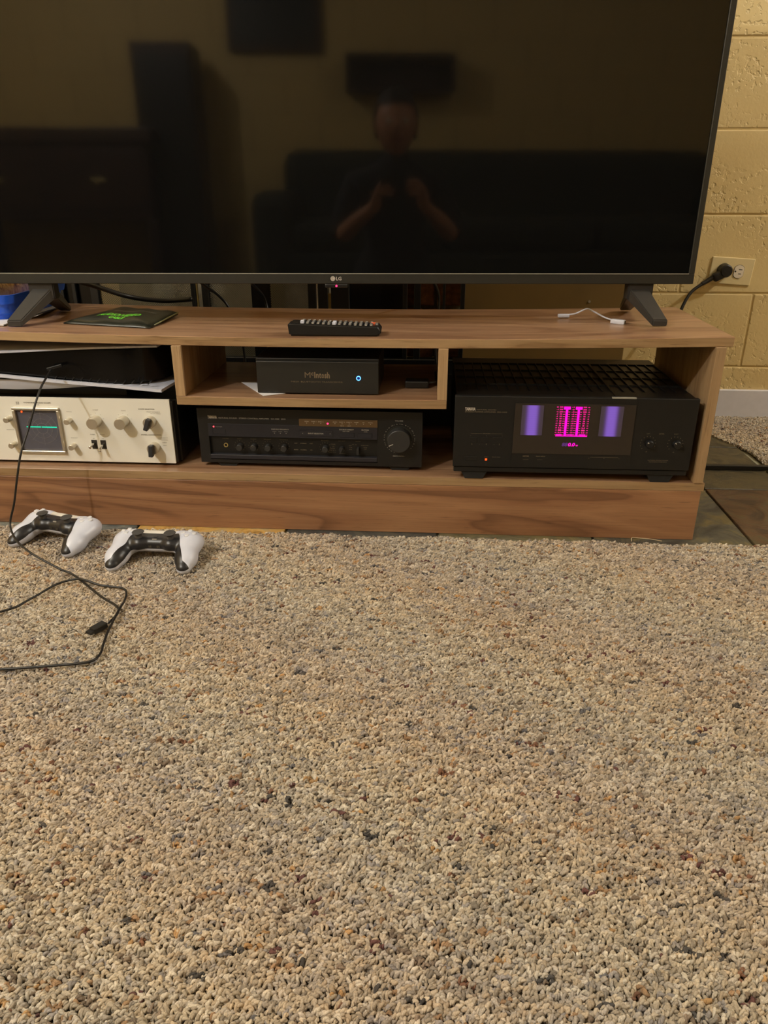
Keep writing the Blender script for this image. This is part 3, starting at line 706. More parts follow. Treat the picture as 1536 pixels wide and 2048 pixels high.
obj('graticule', b, plain('graticule', (122, 120, 122), .5), sc)
b = bm_new(); tick(b, -.2910, -.2618, .0688, .0706, -.0004); tick(b, -.2605, -.2300, .0688, .0706, -.0004); obj('trace', b, 'trace_green', sc)
b = bm_new(); cyl(b, (-.2955, .0004, .1000), .0018, .001, n=16); obj('power_light', b, 'led_orange', sc)
def mknob(x, z, r, d, nm='knob'):
    b = bm_new(); cyl(b, (x, 0, z), r * 1.0, d * .35, n=40); cyl(b, (x, -d * .35, z), r, d * .65, n=40, r2=r * .98, cap=.0006); return obj(nm, b, 'knob_metal', sc, smooth='auto')
for x, z in ((-.1480, .0845), (-.0935, .0850)): mknob(x, z, .0112, .024, 'large_knob')
for x, z in ((-.2012, .0850), (-.2008, .0330), (-.3215, .0865), (-.3215, .0345)): mknob(x, z, .0055, .017, 'small_knob')
for x, z, a in ((-.0400, .0855, 20), (-.0388, .0328, 5)):
    kk = mknob(x, z, .0112, .016, 'selector_knob')
    b = bm_new(); box(b, -.0042, .0042, -.027, -.0155, -.0125, .0110, .0014, 2, Matrix.Translation((x, 0, z)) @ Matrix.Rotation(R(a), 4, 'Y')); obj('grip', b, plain('grip_black', (44, 44, 46), .4), kk)
for x, up_ in ((-.1595, .5), (-.1415, -.2)):
    b = bm_new(); box(b, x - .0055, x + .0055, -.0006, .001, .0270, .0450); ho = obj('switch_slot', b, 'slot_dark', sc)
    b = bm_new(); z_ = .039 if up_ > 0 else .036; tube(b, [(x, 0, z_), (x - .001, -.008, z_ - .001), (x - .002, -.018, z_ - .007 + up_ * .006)], lambda t: .0028 - .001 * (1 - t), n=14, sub=4); obj('toggle', b, 'chrome', ho, smooth=True)
b = bm_new()
text(b, '4 CHANNEL AUDIO SCOPE', -.2610, .1175, .0021, width=.054, align='C', bold=.02); text(b, 'SD-1000', -.2610, .1138, .0014, align='C')
for q in ((-.302, .1188), (-.2985, .1188), (-.302, .1158), (-.2985, .1158)): ring_y(b, (q[0], 0, q[1]), .0009, .0013, -.0003, 0, 12)
text(b, 'SWEEP', -.1470, .1055, .0015, align='C', width=.011); text(b, 'GAIN', -.0920, .1050, .0015, align='C', width=.009)
text(b, 'SCOPE SELECTOR', -.0460, .1085, .0021, align='C', width=.032, bold=.02); text(b, 'RIGHT LISTENING', -.0330, .1035, .0014, align='C', width=.026); text(b, 'FRONT STEREO', -.0290, .1000, .0014, align='C', width=.020)
text(b, 'SIGNAL CONNECTION', -.0430, .0570, .0019, align='C', width=.040, bold=.02)
for z, s in ((.0515, 'CALIBRATE'), (.0475, '4-CHANNEL'), (.0420, 'STEREO'), (.0360, 'MONO')): text(b, s, -.0180, z, .0014, align='C', width=.0016 * len(s))
text(b, 'FOCUS', -.2000, .1010, .0014, align='C', width=.010); text(b, 'INTENSITY', -.1980, .0480, .0014, align='C', width=.014)
text(b, 'POSITION', -.3250, .0625, .0014, align='C', width=.015); text(b, 'SWEEP', -.1605, .0555, .0014, align='C', width=.010); text(b, 'POWER', -.1410, .0555, .0014, align='C', width=.010); text(b, 'ON', -.1595, .0475, .0014, align='C'); text(b, 'LEVEL', -.1410, .0475, .0014, align='C')
for x, z in ((-.148, .0845), (-.0935, .085)): dial(b, x, z, .0150, 7, R(200), R(-20), .0009, .0004)
obj('panel_lettering', b, 'print_dark', sc)
for x0 in (-.38, -.05):
    for y0 in (.02, .25): 
        b = bm_new(); cyl(b, (x0, y0, -.0055), .010, .006, 'z'); obj('foot', b, 'rubber', sc)

# ------------------------------------------------------------------ game console lying on the scope
gc = thing('game_console', 'black game console with flared white side plates lying on the silver scope', 'console', (-1.41, .030, .2465))
def plate(zf_edge, zf_bulge, th, ysgn):
    b = bm_new(); nx, ny = 40, 10; V = []; WS = [0, .008, .016, .026, .04, .08, .2, .4, .6, .8, 1.0]
    for i in range(nx + 1):
        u = i / nx; row = []
        for j in range(ny + 1):
            w_ = WS[j]; x = u * (.390 + .022 * w_); y = w_ * .245
            e = zf_edge(x); q = zf_bulge(x); s = math.sin(min(1, w_ * (20 if ysgn > 0 else 2.2)) * math.pi / 2)
            z = e + (q - e) * s; row.append((x, y + .0, z))
        V.append(row)
    top = [[b.verts.new(p) for p in row] for row in V]; bot = [[b.verts.new((p[0], p[1] + (.0 if j else 0), p[2] - th * ysgn)) for j, p in enumerate(row)] for row in V]
    for i in range(nx):
        for j in range(ny):
            b.faces.new((top[i][j], top[i + 1][j], top[i + 1][j + 1], top[i][j + 1])); b.faces.new((bot[i][j], bot[i][j + 1], bot[i + 1][j + 1], bot[i + 1][j]))
    for i in range(nx):
        b.faces.new((top[i][0], bot[i][0], bot[i + 1][0], top[i + 1][0])); b.faces.new((top[i][ny], top[i + 1][ny], bot[i + 1][ny], bot[i][ny]))
    for j in range(ny):
        b.faces.new((top[0][j], top[0][j + 1], bot[0][j + 1], bot[0][j])); b.faces.new((top[nx][j], bot[nx][j], bot[nx][j + 1], top[nx][j + 1]))
    return b
def curve(pts):
    X = [p[0] for p in pts]; Z = [p[1] for p in pts]
    return lambda x: float(np.interp(x, X, Z))
o = obj('side_plate', plate(curve([(0, .0500), (.08, .0500), (.20, .0400), (.30, .0330), (.391, .0255), (.42, .026)]), curve([(0, .0235), (.10, .0225), (.17, .0250), (.24, .0310), (.27, .0335), (.31, .0325), (.391, .0255), (.42, .026)]), .0055, 1), 'white_plastic', gc, smooth='auto')
o = obj('side_plate', plate(curve([(0, .0880), (.09, .0900), (.20, .0965), (.28, .1005), (.391, .1045), (.42, .105)]), curve([(0, .100), (.12, .1045), (.25, .1065), (.42, .1065)]), .0035, -1), 'white_plastic', gc, smooth='auto')
b = bm_new(); n = 24; lo, hi = [], []
outline = [(0.0, .008)] + [(x, .006) for x in np.linspace(.05, .30, 8)] + [(.30 + .085 * math.sin(a), .006 + .085 * (1 - math.cos(a)) * 1.0) for a in np.linspace(.12, math.pi / 2, 10)] + [(.385, .23), (0, .23)]
clo = curve([(0, .0470), (.08, .047), (.20, .039), (.30, .0340), (.39, .034)]); chi = curve([(0, .0895), (.09, .0915), (.20, .0965), (.30, .097), (.39, .099)])
A = [b.verts.new((x, y, clo(x))) for x, y in outline]; B = [b.verts.new((x, y, chi(x))) for x, y in outline]
for i in range(len(A)): b.faces.new((A[i], A[(i + 1) % len(A)], B[(i + 1) % len(A)], B[i]))
b.faces.new(A[::-1]); b.faces.new(B); obj('core', b, 'gloss_black', gc, smooth='auto')
for i in range(13):
    x = .165 + i * .0165; z = clo(x)
    b = bm_new(); vs = box(b, x - .001, x + .001, .0035, .008, z - .0005, z + .0065, 0, 1); 
    for v in b.verts:
        if v.co.z > z + .003: v.co.x += .006
    obj('vent_fin', b, 'black_face', gc)
b = bm_new(); ed = curve([(0, .0500), (.08, .0500), (.20, .0400), (.30, .0330), (.391, .0255)])
xs_ = np.linspace(0, .391, 30); prism(b, [(x, ed(x) + .0004) for x in xs_] + [(x, ed(x) - .0050) for x in xs_[::-1]], -.0055, .0010, 'y'); obj('plate_lip', b, 'white_plastic', gc)
b = bm_new(); box(b, -.001, .162, -.0016, .003, .0402, .0432); obj('plate_slot', b, 'black_deep', gc)
b = bm_new(); prism(b, [(.0, .0), (.30, .0), (.30, .014), (.0, .014)], .05, .20, 'y'); obj('stand', b, 'black_plastic', gc)

# ------------------------------------------------------------------ bluetooth receiver box on the hanging shelf
zs_ = zsh(-.72) + .0035
st = thing('audio_receiver_box', 'small black box with a glowing blue ring button on the hanging shelf', 'receiver', (-.836, .030, zs_))
b = bm_new(); box(b, .002, .2285, .006, .155, 0, .064, .0015, 2); obj('case', b, 'black_steel', st)
b = bm_new(); box(b, 0, .2285, 0, .006, -.001, .0590, .0012, 2); obj('front_panel', b, plain('receiver_face', (32, 32, 29), .42), st)
b = bm_new(); box(b, 0, .2290, .0015, .07, .0588, .0645, .0010, 2); obj('top_lip', b, 'black_plastic', st)
b = bm_new()
def blackletter(b):
    # condensed blackletter-like word mark: "McIntosh"
    text(b, 'M', .0907, .0288, .0106, width=.0108, bold=0); text(b, 'c', .1028, .0335, .0075, width=.0045, bold=.03)
    text(b, 'I', .1085, .0288, .0106, width=.0024, bold=.035); text(b, 'n', .1118, .0288, .0106, width=.0052, bold=.035); text(b, 't', .1176, .0288, .0106, width=.0040, bold=.035)
    text(b, 'o', .1222, .0288, .0106, width=.0048, bold=.03); text(b, 's', .1277, .0288, .0106, width=.0042, bold=.035); text(b, 'h', .1325, .0288, .0106, width=.0052, bold=.035)
blackletter(b); text(b, 'MB20  BLUETOOTH TRANSCEIVER', .1132, .0200, .0026, width=.0970, align='C')
obj('lettering', b, plain('receiver_print', (112, 98, 78), .5), st)
b = bm_new(); ring_y(b, (.1912, 0, .0292), .0030, .0043, -.0012, .001, 40); rg = obj('power_ring', b, 'ring_blue', st)
b = bm_new(); cyl(b, (.1912, 0, .0292), .0030, .0006, n=32); obj('power_button', b, 'blue_core', rg)
for x in (.02, .208):
    for y in (.02, .14): 
        b = bm_new(); cyl(b, (x, y, -.0030), .006, .0035, 'z', 20); obj('foot', b, 'rubber', st)
b = bm_new(); zz = zsh(-.85) + .0006
prism(b, [(-.888, .115), (-.822, .012), (-.785, .032), (-.76, .13)], zz, zz + .0006, 'z'); tag(obj('paper_sheet', b, 'paper'), 'white sheet of paper poking out under the box with the blue ring', 'paper')
b = bm_new(); box(b, -.560, -.515, .085, .115, zsh(-.53) + .0008, zsh(-.53) + .014, .002, 2)
ob = thing('power_adapter', 'small black plug adapter lying at the right of the hanging shelf', 'adapter', (0, 0, 0)); obj('body', b, 'black_plastic', ob)
b = bm_new(); tube(b, [(-.516, .10, zsh(-.5) + .008), (-.503, .105, zsh(-.5) + .0085), (-.5005, .13, zsh(-.5) + .006), (-.502, .20, zsh(-.5) + .006)], .0022); obj('lead', b, 'cable_grey', ob, smooth=True)

# ------------------------------------------------------------------ things on top of the console
# remote control
rz = ztop(-.68)
rm = thing('remote_control', 'black remote control with white and orange keys lying on the console top', 'remote control', (-.684, .046, rz), (0, 0, R(1.5)))
prof = [(-.086, .0005), (-.080, .0), (.072, 0), (.080, .003), (.081, .012), (.076, .0185), (.0, .0205), (-.078, .0235), (-.086, .0235), (-.0885, .020)]
b = bm_new(); prism(b, prof, -.021, .021, 'y'); bmesh.ops.recalc_face_normals(b, faces=b.faces)
bmesh.ops.bevel(b, geom=[e for e in b.edges if e.calc_face_angle(0) > .9], offset=.003, segments=3, affect='EDGES'); obj('body', b, 'black_plastic', rm, smooth='auto')
def rtop(x): return float(np.interp(x, [-.078, 0, .076], [.0235, .0205, .0185]))
for i in range(15):
    x = -.062 + i * .0096
    for j, y in enumerate((-.0135, 0, .0135)):
        if i == 14 and j != 1: continue
        m = 'knob_black'; h = .0022; s = .0032
        if i == 0 and j == 0: m = 'white_plastic'; h = .005
        if i in (6,) and j in (0, 1): m = 'white_plastic'; h = .0042
        b = bm_new(); box(b, -s, s, -.0045, .0045, -.001, h, .0008, 1); o = obj('key', b, m, rm, (x, y, rtop(x)))
        if m == 'knob_black':
            b = bm_new(); box(b, -.0022, .0022, -.0022, .0006, h, h + .0003); box(b, -.0020, .0020, -.00475, -.0045, .0004, .0012); obj('key_mark', b, 'print_white', o)
b = bm_new(); cyl(b, (.066, .002, rtop(.066)), .0042, .0030, 'z', 20); obj('key', b, plain('orange_key', (235, 110, 70), .4), rm)['label'] = 'orange round key'
b = bm_new(); cyl(b, (-.0885, -.006, .014), .0012, .0004, 'x', 12); obj('infrared_window', b, 'print_white', rm, (-.0004, 0, 0))
# white adapter cable
ac = thing('adapter_cable', 'short white adapter cable lying on the console near the right foot', 'cable', (0, 0, ztop(-.2)))
b = bm_new(); tube(b, [(-.236, .232, .006), (-.222, .234, .008), (-.198, .250, .015), (-.186, .238, .012), (-.172, .198, .007), (-.160, .172, .0055)], .0016, n=10); obj('lead', b, 'white_plastic', ac, smooth=True)
b = bm_new(); box(b, -.0115, .0115, -.0045, .0045, .0005, .0075, .002, 3); obj('plug', b, 'white_plastic', ac, (-.246, .231, 0), rot=(0, 0, R(4)), smooth='auto')
b = bm_new(); box(b, -.014, .014, -.005, .005, .0005, .0095, .002, 3); pg = obj('socket', b, 'white_plastic', ac, (-.1535, .158, 0), rot=(0, 0, R(-35)), smooth='auto')
b = bm_new(); cyl(b, (.0138, 0, .005), .003, .0006, 'x', 16); obj('socket_hole', b, 'slot_dark', pg)
# antistatic pouch
zb_ = ztop(-1.12)
pc = thing('cable_pouch', 'dark plastic pouch with green AUDIO/VIDEO print lying on the console top', 'pouch', (0, 0, zb_))
def pouch():
    b = bm_new(); c4 = [(-1.225, .100), (-1.045, .072), (-1.035, .215), (-1.190, .300)]
    nx = 18; g_ = {}
    for i in range(nx + 1):
        for j in range(nx + 1):
            u, v_ = i / nx, j / nx
            x = (c4[0][0] * (1 - u) + c4[1][0] * u) * (1 - v_) + (c4[3][0] * (1 - u) + c4[2][0] * u) * v_
            y = (c4[0][1] * (1 - u) + c4[1][1] * u) * (1 - v_) + (c4[3][1] * (1 - u) + c4[2][1] * u) * v_
            e = min(u, 1 - u, v_, 1 - v_); h = .0105 * (1 - math.exp(-e * 9)) + .0012 * math.sin(u * 17 + v_ * 5) * min(1, e * 8) + .006 * u * v_
            g_[i, j] = (x, y, .0025 + h + ztop(x) - zb_)
    T_ = {k: b.verts.new(p) for k, p in g_.items()}; B_ = {k: b.verts.new((p[0], p[1], .0006 + ztop(p[0]) - zb_ + .004 * (k[0] / nx) * (k[1] / nx))) for k, p in g_.items()}
    for i in range(nx):
        for j in range(nx):
            b.faces.new((T_[i, j], T_[i + 1, j], T_[i + 1, j + 1], T_[i, j + 1])); b.faces.new((B_[i, j], B_[i, j + 1], B_[i + 1, j + 1], B_[i + 1, j]))
    for i in range(nx):
        for (p, q) in (((i, 0), (i + 1, 0)), ((i + 1, nx), (i, nx)), ((nx, i), (nx, i + 1)), ((0, i + 1), (0, i))): b.faces.new((T_[p], B_[p], B_[q], T_[q]))
    return b, g_
b, G_ = pouch(); obj('film', b, 'bag_film', pc, smooth=True)
b = bm_new(); tube(b, [G_[0, 18], G_[9, 18], G_[18, 18]], .0018, n=6); tube(b, [G_[18, 18], G_[18, 9], G_[18, 3]], .0012, n=6); obj('seam', b, 'bag_edge', pc, smooth=True)
GP = np.array(list(G_.values()))
def on_pouch(bm, cx_, cy_, a):
    ca, sa = math.cos(a), math.sin(a)
    for v in bm.verts:
        x, y = cx_ + v.co.x * ca - v.co.y * sa, cy_ + v.co.x * sa + v.co.y * ca
        d = (GP[:, 0] - x) ** 2 + (GP[:, 1] - y) ** 2; k = np.argsort(d)[:4]; wt = 1 / (d[k] + 1e-7)
        v.co = (x, y, float((GP[k, 2] * wt).sum() / wt.sum()) + .0009)
b = bm_new(); text(b, 'AUDIO/VIDEO', 0, 0, .0175, y=0, width=.088, plane='xy', bold=.03, align='C', shear=.1); text(b, 'CABLE', .004, -.019, .0135, y=0, width=.030, plane='xy', align='C', bold=.03)
bmesh.ops.subdivide_edges(b, edges=[e for e in b.edges if e.calc_length() > .004], cuts=2); on_pouch(b, -1.128, .130, R(-7)); obj('lettering', b, 'green_print', pc, fix=False)
b = bm_new(); text(b, 'HIGH PERFORMANCE GOLD PLATED', 0, 0, .006, y=0, width=.11, plane='xy', align='C'); on_pouch(b, -1.120, .175, R(-8)); obj('small_lettering', b, 'print_grey', pc, fix=False)
# blue tray, loaf pack, papers at the left end
zt2 = ztop(-1.36)
tr = thing('blue_tray', 'bright blue plastic tray at the left end of the console top', 'tray', (-1.410, .215, zt2 + .0030))
def tray():
    b = bm_new()
    rings = [(.072, .105, .0), (.078, .111, .014), (.082, .115, .015), (.085, .118, .030), (.090, .124, .031), (.094, .128, .048), (.090, .124, .048), (.080, .114, .012), (.070, .103, .004)]
    def rr(hx, hy, z):
        pts = []; r_ = .022
        for cx0, cy0, a0 in ((hx - r_, hy - r_, 0), (-hx + r_, hy - r_, 90), (-hx + r_, -hy + r_, 180), (hx - r_, -hy + r_, 270)):
            for k in range(6): a = R(a0 + 90 * k / 5); pts.append(b.verts.new((cx0 + r_ * math.cos(a), cy0 + r_ * math.sin(a), z)))
        return pts
    L = [rr(*q) for q in rings]
    for A, B in zip(L, L[1:]):
        for i in range(len(A)): b.faces.new((A[i], A[(i + 1) % len(A)], B[(i + 1) % len(A)], B[i]))
    b.faces.new(L[0][::-1]); b.faces.new(L[-1]); return b
obj('body', tray(), 'blue_plastic', tr, smooth='auto')
def loaf_mat():
    t = NT('loaf_pack'); v = t.coords((4, 20, 20)); n = t.noise(v, 2, 6, .6, 1.2)
    r = t.ramp(n, [(.3, lin((108, 70, 48))), (.45, lin((196, 150, 92))), (.55, lin((222, 190, 130))), (.7, lin((150, 96, 66)))]); t.link(r.outputs[0], t.b.inputs['Base Color']); t.b.inputs['Roughness'].default_value = .45; return t.m
b = bm_new(); box(b, -.072, .068, -.085, .085, 0, .041, .014, 4); 
tag(obj('bread_pack', b, loaf_mat(), None, (-1.425, .190, zt2 + .0300), smooth='auto'), 'brown and cream marbled pack lying in the blue tray', 'pack')
b = bm_new(); box(b, -.09, .075, -.14, .12, 0, .0022); tag(obj('booklet', b, 'paper', None, (-1.395, .195, zt2 + .0004)), 'white booklet lying flat under the blue tray', 'booklet')
b = bm_new()
lf = [[(-1.325 + .030 * u - .030 * v_, .150 + .19 * v_ - .006 * u, zt2 + .0010 + .006 * u * u * (1 - v_)) for v_ in np.linspace(0, 1, 8)] for u in np.linspace(0, 1, 6)]
Tn = [[b.verts.new(p) for p in r_] for r_ in lf]; Bn = [[b.verts.new((p[0], p[1], p[2] - .0006)) for p in r_] for r_ in lf]
for i in range(5):
    for j in range(7): b.faces.new((Tn[i][j], Tn[i + 1][j], Tn[i + 1][j + 1], Tn[i][j + 1])); b.faces.new((Bn[i][j], Bn[i][j + 1], Bn[i + 1][j + 1], Bn[i + 1][j]))
for i in range(5): b.faces.new((Tn[i][0], Bn[i][0], Bn[i + 1][0], Tn[i + 1][0])); b.faces.new((Tn[i][7], Tn[i + 1][7], Bn[i + 1][7], Bn[i][7]))
for j in range(7): b.faces.new((Tn[0][j], Tn[0][j + 1], Bn[0][j + 1], Bn[0][j])); b.faces.new((Tn[5][j], Bn[5][j], Bn[5][j + 1], Tn[5][j + 1]))
lo_ = obj('leaflet', b, 'leaflet_blue'); lo_.data.materials.append(M['paper'])
for p in lo_.data.polygons:
    if p.center.y < .18: p.material_index = 1
tag(lo_, 'thin white and dark blue leaflet under the left television foot', 'leaflet')

# ------------------------------------------------------------------ fireplace behind the console
fp = thing('fireplace_front', 'black metal fireplace front with wire mesh doors behind the television', 'fireplace', (0, .62, 0))
b = bm_new(); box(b, -1.62, -.43, -.012, .02, 0, .212, .002, 1); obj('lower_rail', b, 'black_deep', fp)
b = bm_new(); box(b, -1.62, -.43, -.012, .02, .72, .80, .002, 1); obj('upper_rail', b, 'black_deep', fp)
for x0, x1 in ((-1.62, -1.600), (-1.50, -1.463), (-1.44, -1.430), (-1.392, -1.372), (-1.128, -1.117), (-1.100, -1.083), (-.827, -.806), (-.801, -.776), (-.768, -.722), (-.586, -.575), (-.558, -.541), (-.486, -.479), (-.441, -.430)):
    b = bm_new(); box(b, x0, x1, -.010, .010, .212, .72, .001, 1); obj('upright', b, 'black_deep', fp)
for x0, x1, m in ((-1.1155, -1.112, 'brass'), (-.8055, -.8025, 'chrome'), (-.776, -.769, 'brass')):
    b = bm_new(); box(b, x0, x1, -.006, .002, .212, .72 if m != 'brass' or x0 < -1 else .375); obj('edge_strip', b, m, fp)
for x0, x1 in ((-1.372, -1.128), (-1.083, -.975), (-.925, -.827)):
    b = bm_new(); s = .0060; zz0, zz1 = .205, .47; rr = .00075
    def bar(p, q):
        d = Vector((q[0] - p[0], 0, q[1] - p[1])); L_ = d.length
        if L_ < 1e-4: return
        d /= L_; nrm = Vector((-d.z, 0, d.x)) * rr
        for k in (0,):
            a_ = Vector((p[0], 0, p[1])); c_ = Vector((q[0], 0, q[1]))
            vs = [b.verts.new(v) for v in (a_ - nrm, a_ + nrm, c_ + nrm, c_ - nrm)] + [b.verts.new(v + Vector((0, .0012, 0))) for v in (a_ - nrm, a_ + nrm, c_ + nrm, c_ - nrm)]
            b.faces.new(vs[:4]); b.faces.new(vs[7:3:-1]); b.faces.new((vs[0], vs[3], vs[7], vs[4])); b.faces.new((vs[1], vs[5], vs[6], vs[2]))
    # diamond mesh: two families of wires clipped to the opening
    k = x0 - (zz1 - zz0)
    while k < x1:
        ax, az = max(k, x0), zz0 + max(0, x0 - k); bx = min(k + (zz1 - zz0), x1); bz_ = zz0 + (bx - k)
        if bx > ax: bar((ax, az), (bx, bz_)); bar((x0 + x1 - ax, az), (x0 + x1 - bx, bz_))
        k += s
    o = obj('wire_mesh', b, 'mesh_wire', fp, (0, .002, 0)); o['kind'] = 'stuff'
b = bm_new(); box(b, -.975, -.925, .004, .008, .212, .72); box(b, -1.60, -1.372, .004, .008, .212, .72); box(b, -.722, -.586, .004, .008, .212, .72); obj('glass_pane', b, 'fire_glass', fp)
b = bm_new(); box(b, -1.40, -.80, .20, .23, .0, .75); obj('firebox_back', b, 'ash_grey', fp)
# reddish bricks seen between the black bars at the right end
for r_ in range(7):
    for k in range(2):
        x0 = -.575 + k * .075 - (.03 if r_ % 2 else 0); x1 = x0 + .068; x0 = max(x0, -.60); x1 = min(x1, -.432)
        b = bm_new(); vs = box(b, x0, x1, .012, .05, .213 + r_ * .066, .213 + r_ * .066 + .058, .003, 2); obj('brick', b, 'brick_red', fp)
b = bm_new(); box(b, -.60, -.432, .028, .06, .212, .70); obj('brick_joint', b, 'ash_grey', fp)
b = bm_new(); box(b, -.43, .022, .79, .815, .0, 1.05, .002, 1); pn = tag(obj('brown_board', b, 'screen_tan'), 'smooth brown board against the block wall beside the fireplace', 'board')  # smooth board in one brown, darker than the blocks
b = bm_new(); cyl(b, (-.086, .79, .337), .0035, .002, n=16); obj('screw_head', b, 'knob_metal', pn)
# loose cords behind the console top
def cord(name, pts, r, label, m='cord_black', cat='cord', group=None, parent=None):
    b = bm_new(); tube(b, pts, r, n=10, sub=6); o = obj(name, b, m, parent, smooth=True)
    if parent is None: tag(o, label, cat, group)
    return o
cord('antenna_cord', [(-1.33, .225, .47), (-1.25, .30, .43), (-1.20, .38, .395), (-1.13, .405, .383), (-1.06, .40, .388)], .0055, 'thick black cord hanging in an arc behind the dark plastic pouch')
cord('thin_cord', [(-1.02, .25, .46), (-.99, .37, .40), (-.968, .385, .36), (-.95, .40, .28), (-.95, .40, .15), (-.96, .42, .0035)], .003, 'thin black cord dropping behind the console right of the pouch')
cord('thin_cord', [(-.905, .25, .46), (-.895, .39, .40), (-.885, .40, .36), (-.86, .38, .335), (-.80, .25, .300), (-.76, .19, .300)], .003, 'thin black cord falling behind the receiver box with the blue ring')
cord('thin_cord', [(-.52, .25, .46), (-.50, .40, .41), (-.497, .42, .36), (-.50, .41, .25), (-.46, .40, .10), (-.45, .42, .004)], .003, 'thin black cord hanging behind the console left of the power amplifier')
cord('speaker_wire', [(-.50, .36, .24), (-.46, .375, .20), (-.47, .38, .12), (-.40, .40, .06), (-.38, .42, .005)], .004, 'black wires bunched in the gap between the two amplifiers')

# ------------------------------------------------------------------ outlet, plug and cord
zo = .412
ou = thing('wall_outlet', 'ivory double wall outlet set sideways in the block wall', 'outlet', (.302, YB - .0085, .4115), (0, R(3.5), 0))
b = bm_new(); box(b, -.0575, .0575, -.0015, .003, -.0350, .0350, .0018, 2); obj('cover_plate', b, 'outlet_ivory', ou)
for x in (-.0195, .0195):
    b = bm_new(); pts = [(x + .0155 * max(-.82, min(.82, math.cos(a))) , .0170 * math.sin(a)) for a in [2 * math.pi * k / 40 for k in range(40)]]
    prism(b, pts, -.0035, -.001, 'y'); so = obj('socket', b, 'outlet_white', ou)
    b = bm_new(); box(b, x - .001, x + .008, -.0037, -.0033, .0048, .0066); box(b, x - .001, x + .007, -.0037, -.0033, -.0066, -.0048); cyl(b, (x - .0095, -.0034, 0), .0024, .0003, n=16); obj('slots', b, 'slot_dark', so)
    b = bm_new(); ring_pts = [(x + .0165 * max(-.84, min(.84, math.cos(a))), .0182 * math.sin(a)) for a in [2 * math.pi * k / 40 for k in range(40)]]
    prism(b, ring_pts, -.0018, -.0012, 'y'); obj('socket_rim', b, 'print_dark', ou)
pl = thing('power_cable', 'black power cable plugged into the wall outlet and running down behind the console', 'cord', (.2825, YB - .0120, .4115))
b = bm_new(); cyl(b, (-.002, 0, .002), .0190, .024, n=32, r2=.0165, cap=.003); cyl(b, (-.002, -.0238, .002), .0085, .0008, n=24); box(b, -.036, -.006, -.022, -.002, -.012, .010, .004, 2, Matrix.Rotation(R(-28), 4, 'Y')); obj('plug', b, 'cord_black', pl, smooth='auto')
b = bm_new(); tube(b, [(-.030, -.012, -.014), (-.048, -.013, -.026), (-.060, -.015, -.033)], lambda t: .0072 - .002 * t, n=12); obj('strain_relief', b, 'cord_black', pl, smooth=True)
b = bm_new(); tube(b, [(-.058, -.015, -.032), (-.085, -.020, -.052), (-.105, -.030, -.085), (-.122, -.045, -.135), (-.150, -.08, -.21), (-.185, -.12, -.29), (-.235, -.18, -.36), (-.30, -.26, -.3985)], .0043, n=12); obj('lead', b, 'cord_black', pl, smooth=True)
b = bm_new(); box(b, -.02, .62, -.006, .006, 0, .012, .002, 2); br = tag(obj('metal_bar', b, 'cord_black', None, (.05, .402, .0005), rot=(0, 0, R(.8))), 'long thin black bar lying on the slate tiles beside the console', 'bar')
b = bm_new(); tube(b, [(-.1235, -.030, .0075), (-.120, -.018, .0095), (-.108, -.015, .0080), (-.085, -.020, .0085), (-.066, -.026, .0080)], .0007, n=6); tag(obj('loose_thread', b, plain('thread_cream', (176, 158, 128), .8)), 'loose cream thread on the carpet edge below the console', 'thread')

# ------------------------------------------------------------------ game controllers (distance field turned into a surface)
def surface_nets(F, org, h):
    nx, ny, nz = F.shape; ins = F < 0; cnt = np.zeros((nx - 1, ny - 1, nz - 1)); acc = np.zeros((nx - 1, ny - 1, nz - 1, 3))
    corners = [(i, j, k) for i in (0, 1) for j in (0, 1) for k in (0, 1)]
    sl = lambda c: (slice(c[0], nx - 1 + c[0]), slice(c[1], ny - 1 + c[1]), slice(c[2], nz - 1 + c[2]))
    for a_ in corners:
        for ax in range(3):
            if a_[ax]: continue
            c_ = list(a_); c_[ax] = 1; c_ = tuple(c_)
            fa, fb = F[sl(a_)], F[sl(c_)]; cr_ = (fa < 0) != (fb < 0); t = np.where(cr_, fa / np.where(cr_, fa - fb, 1), 0)
            p = np.zeros(cr_.shape + (3,)); p[...] = a_; p[..., ax] += t
            acc += p * cr_[..., None]; cnt += cr_
    act = cnt > 0; idx = -np.ones(cnt.shape, int); idx[act] = np.arange(act.sum())
    ijk = np.argwhere(act); V = org + h * (ijk + acc[act] / cnt[act][:, None]); Q = []
    for ax in range(3):
        d = [0, 0, 0]; d[ax] = 1; A = ins[tuple(slice(0, -1) if i == ax else slice(1, -1) for i in range(3))]; B = ins[tuple(slice(1, None) if i == ax else slice(1, -1) for i in range(3))]
        e = np.argwhere(A != B); o1, o2 = [i for i in range(3) if i != ax]
        e2 = e.copy(); e2[:, o1] += 1; e2[:, o2] += 1
        def cell(a_, b_):
            c_ = e2.copy(); c_[:, o1] -= a_; c_[:, o2] -= b_; return idx[c_[:, 0], c_[:, 1], c_[:, 2]]
        q = np.stack([cell(0, 0), cell(1, 0), cell(1, 1), cell(0, 1)], 1); fl = A[tuple(e.T)]
        if ax == 1: fl = ~fl
        q[~fl] = q[~fl][:, ::-1]; Q.append(q)
    return V, np.concatenate(Q)
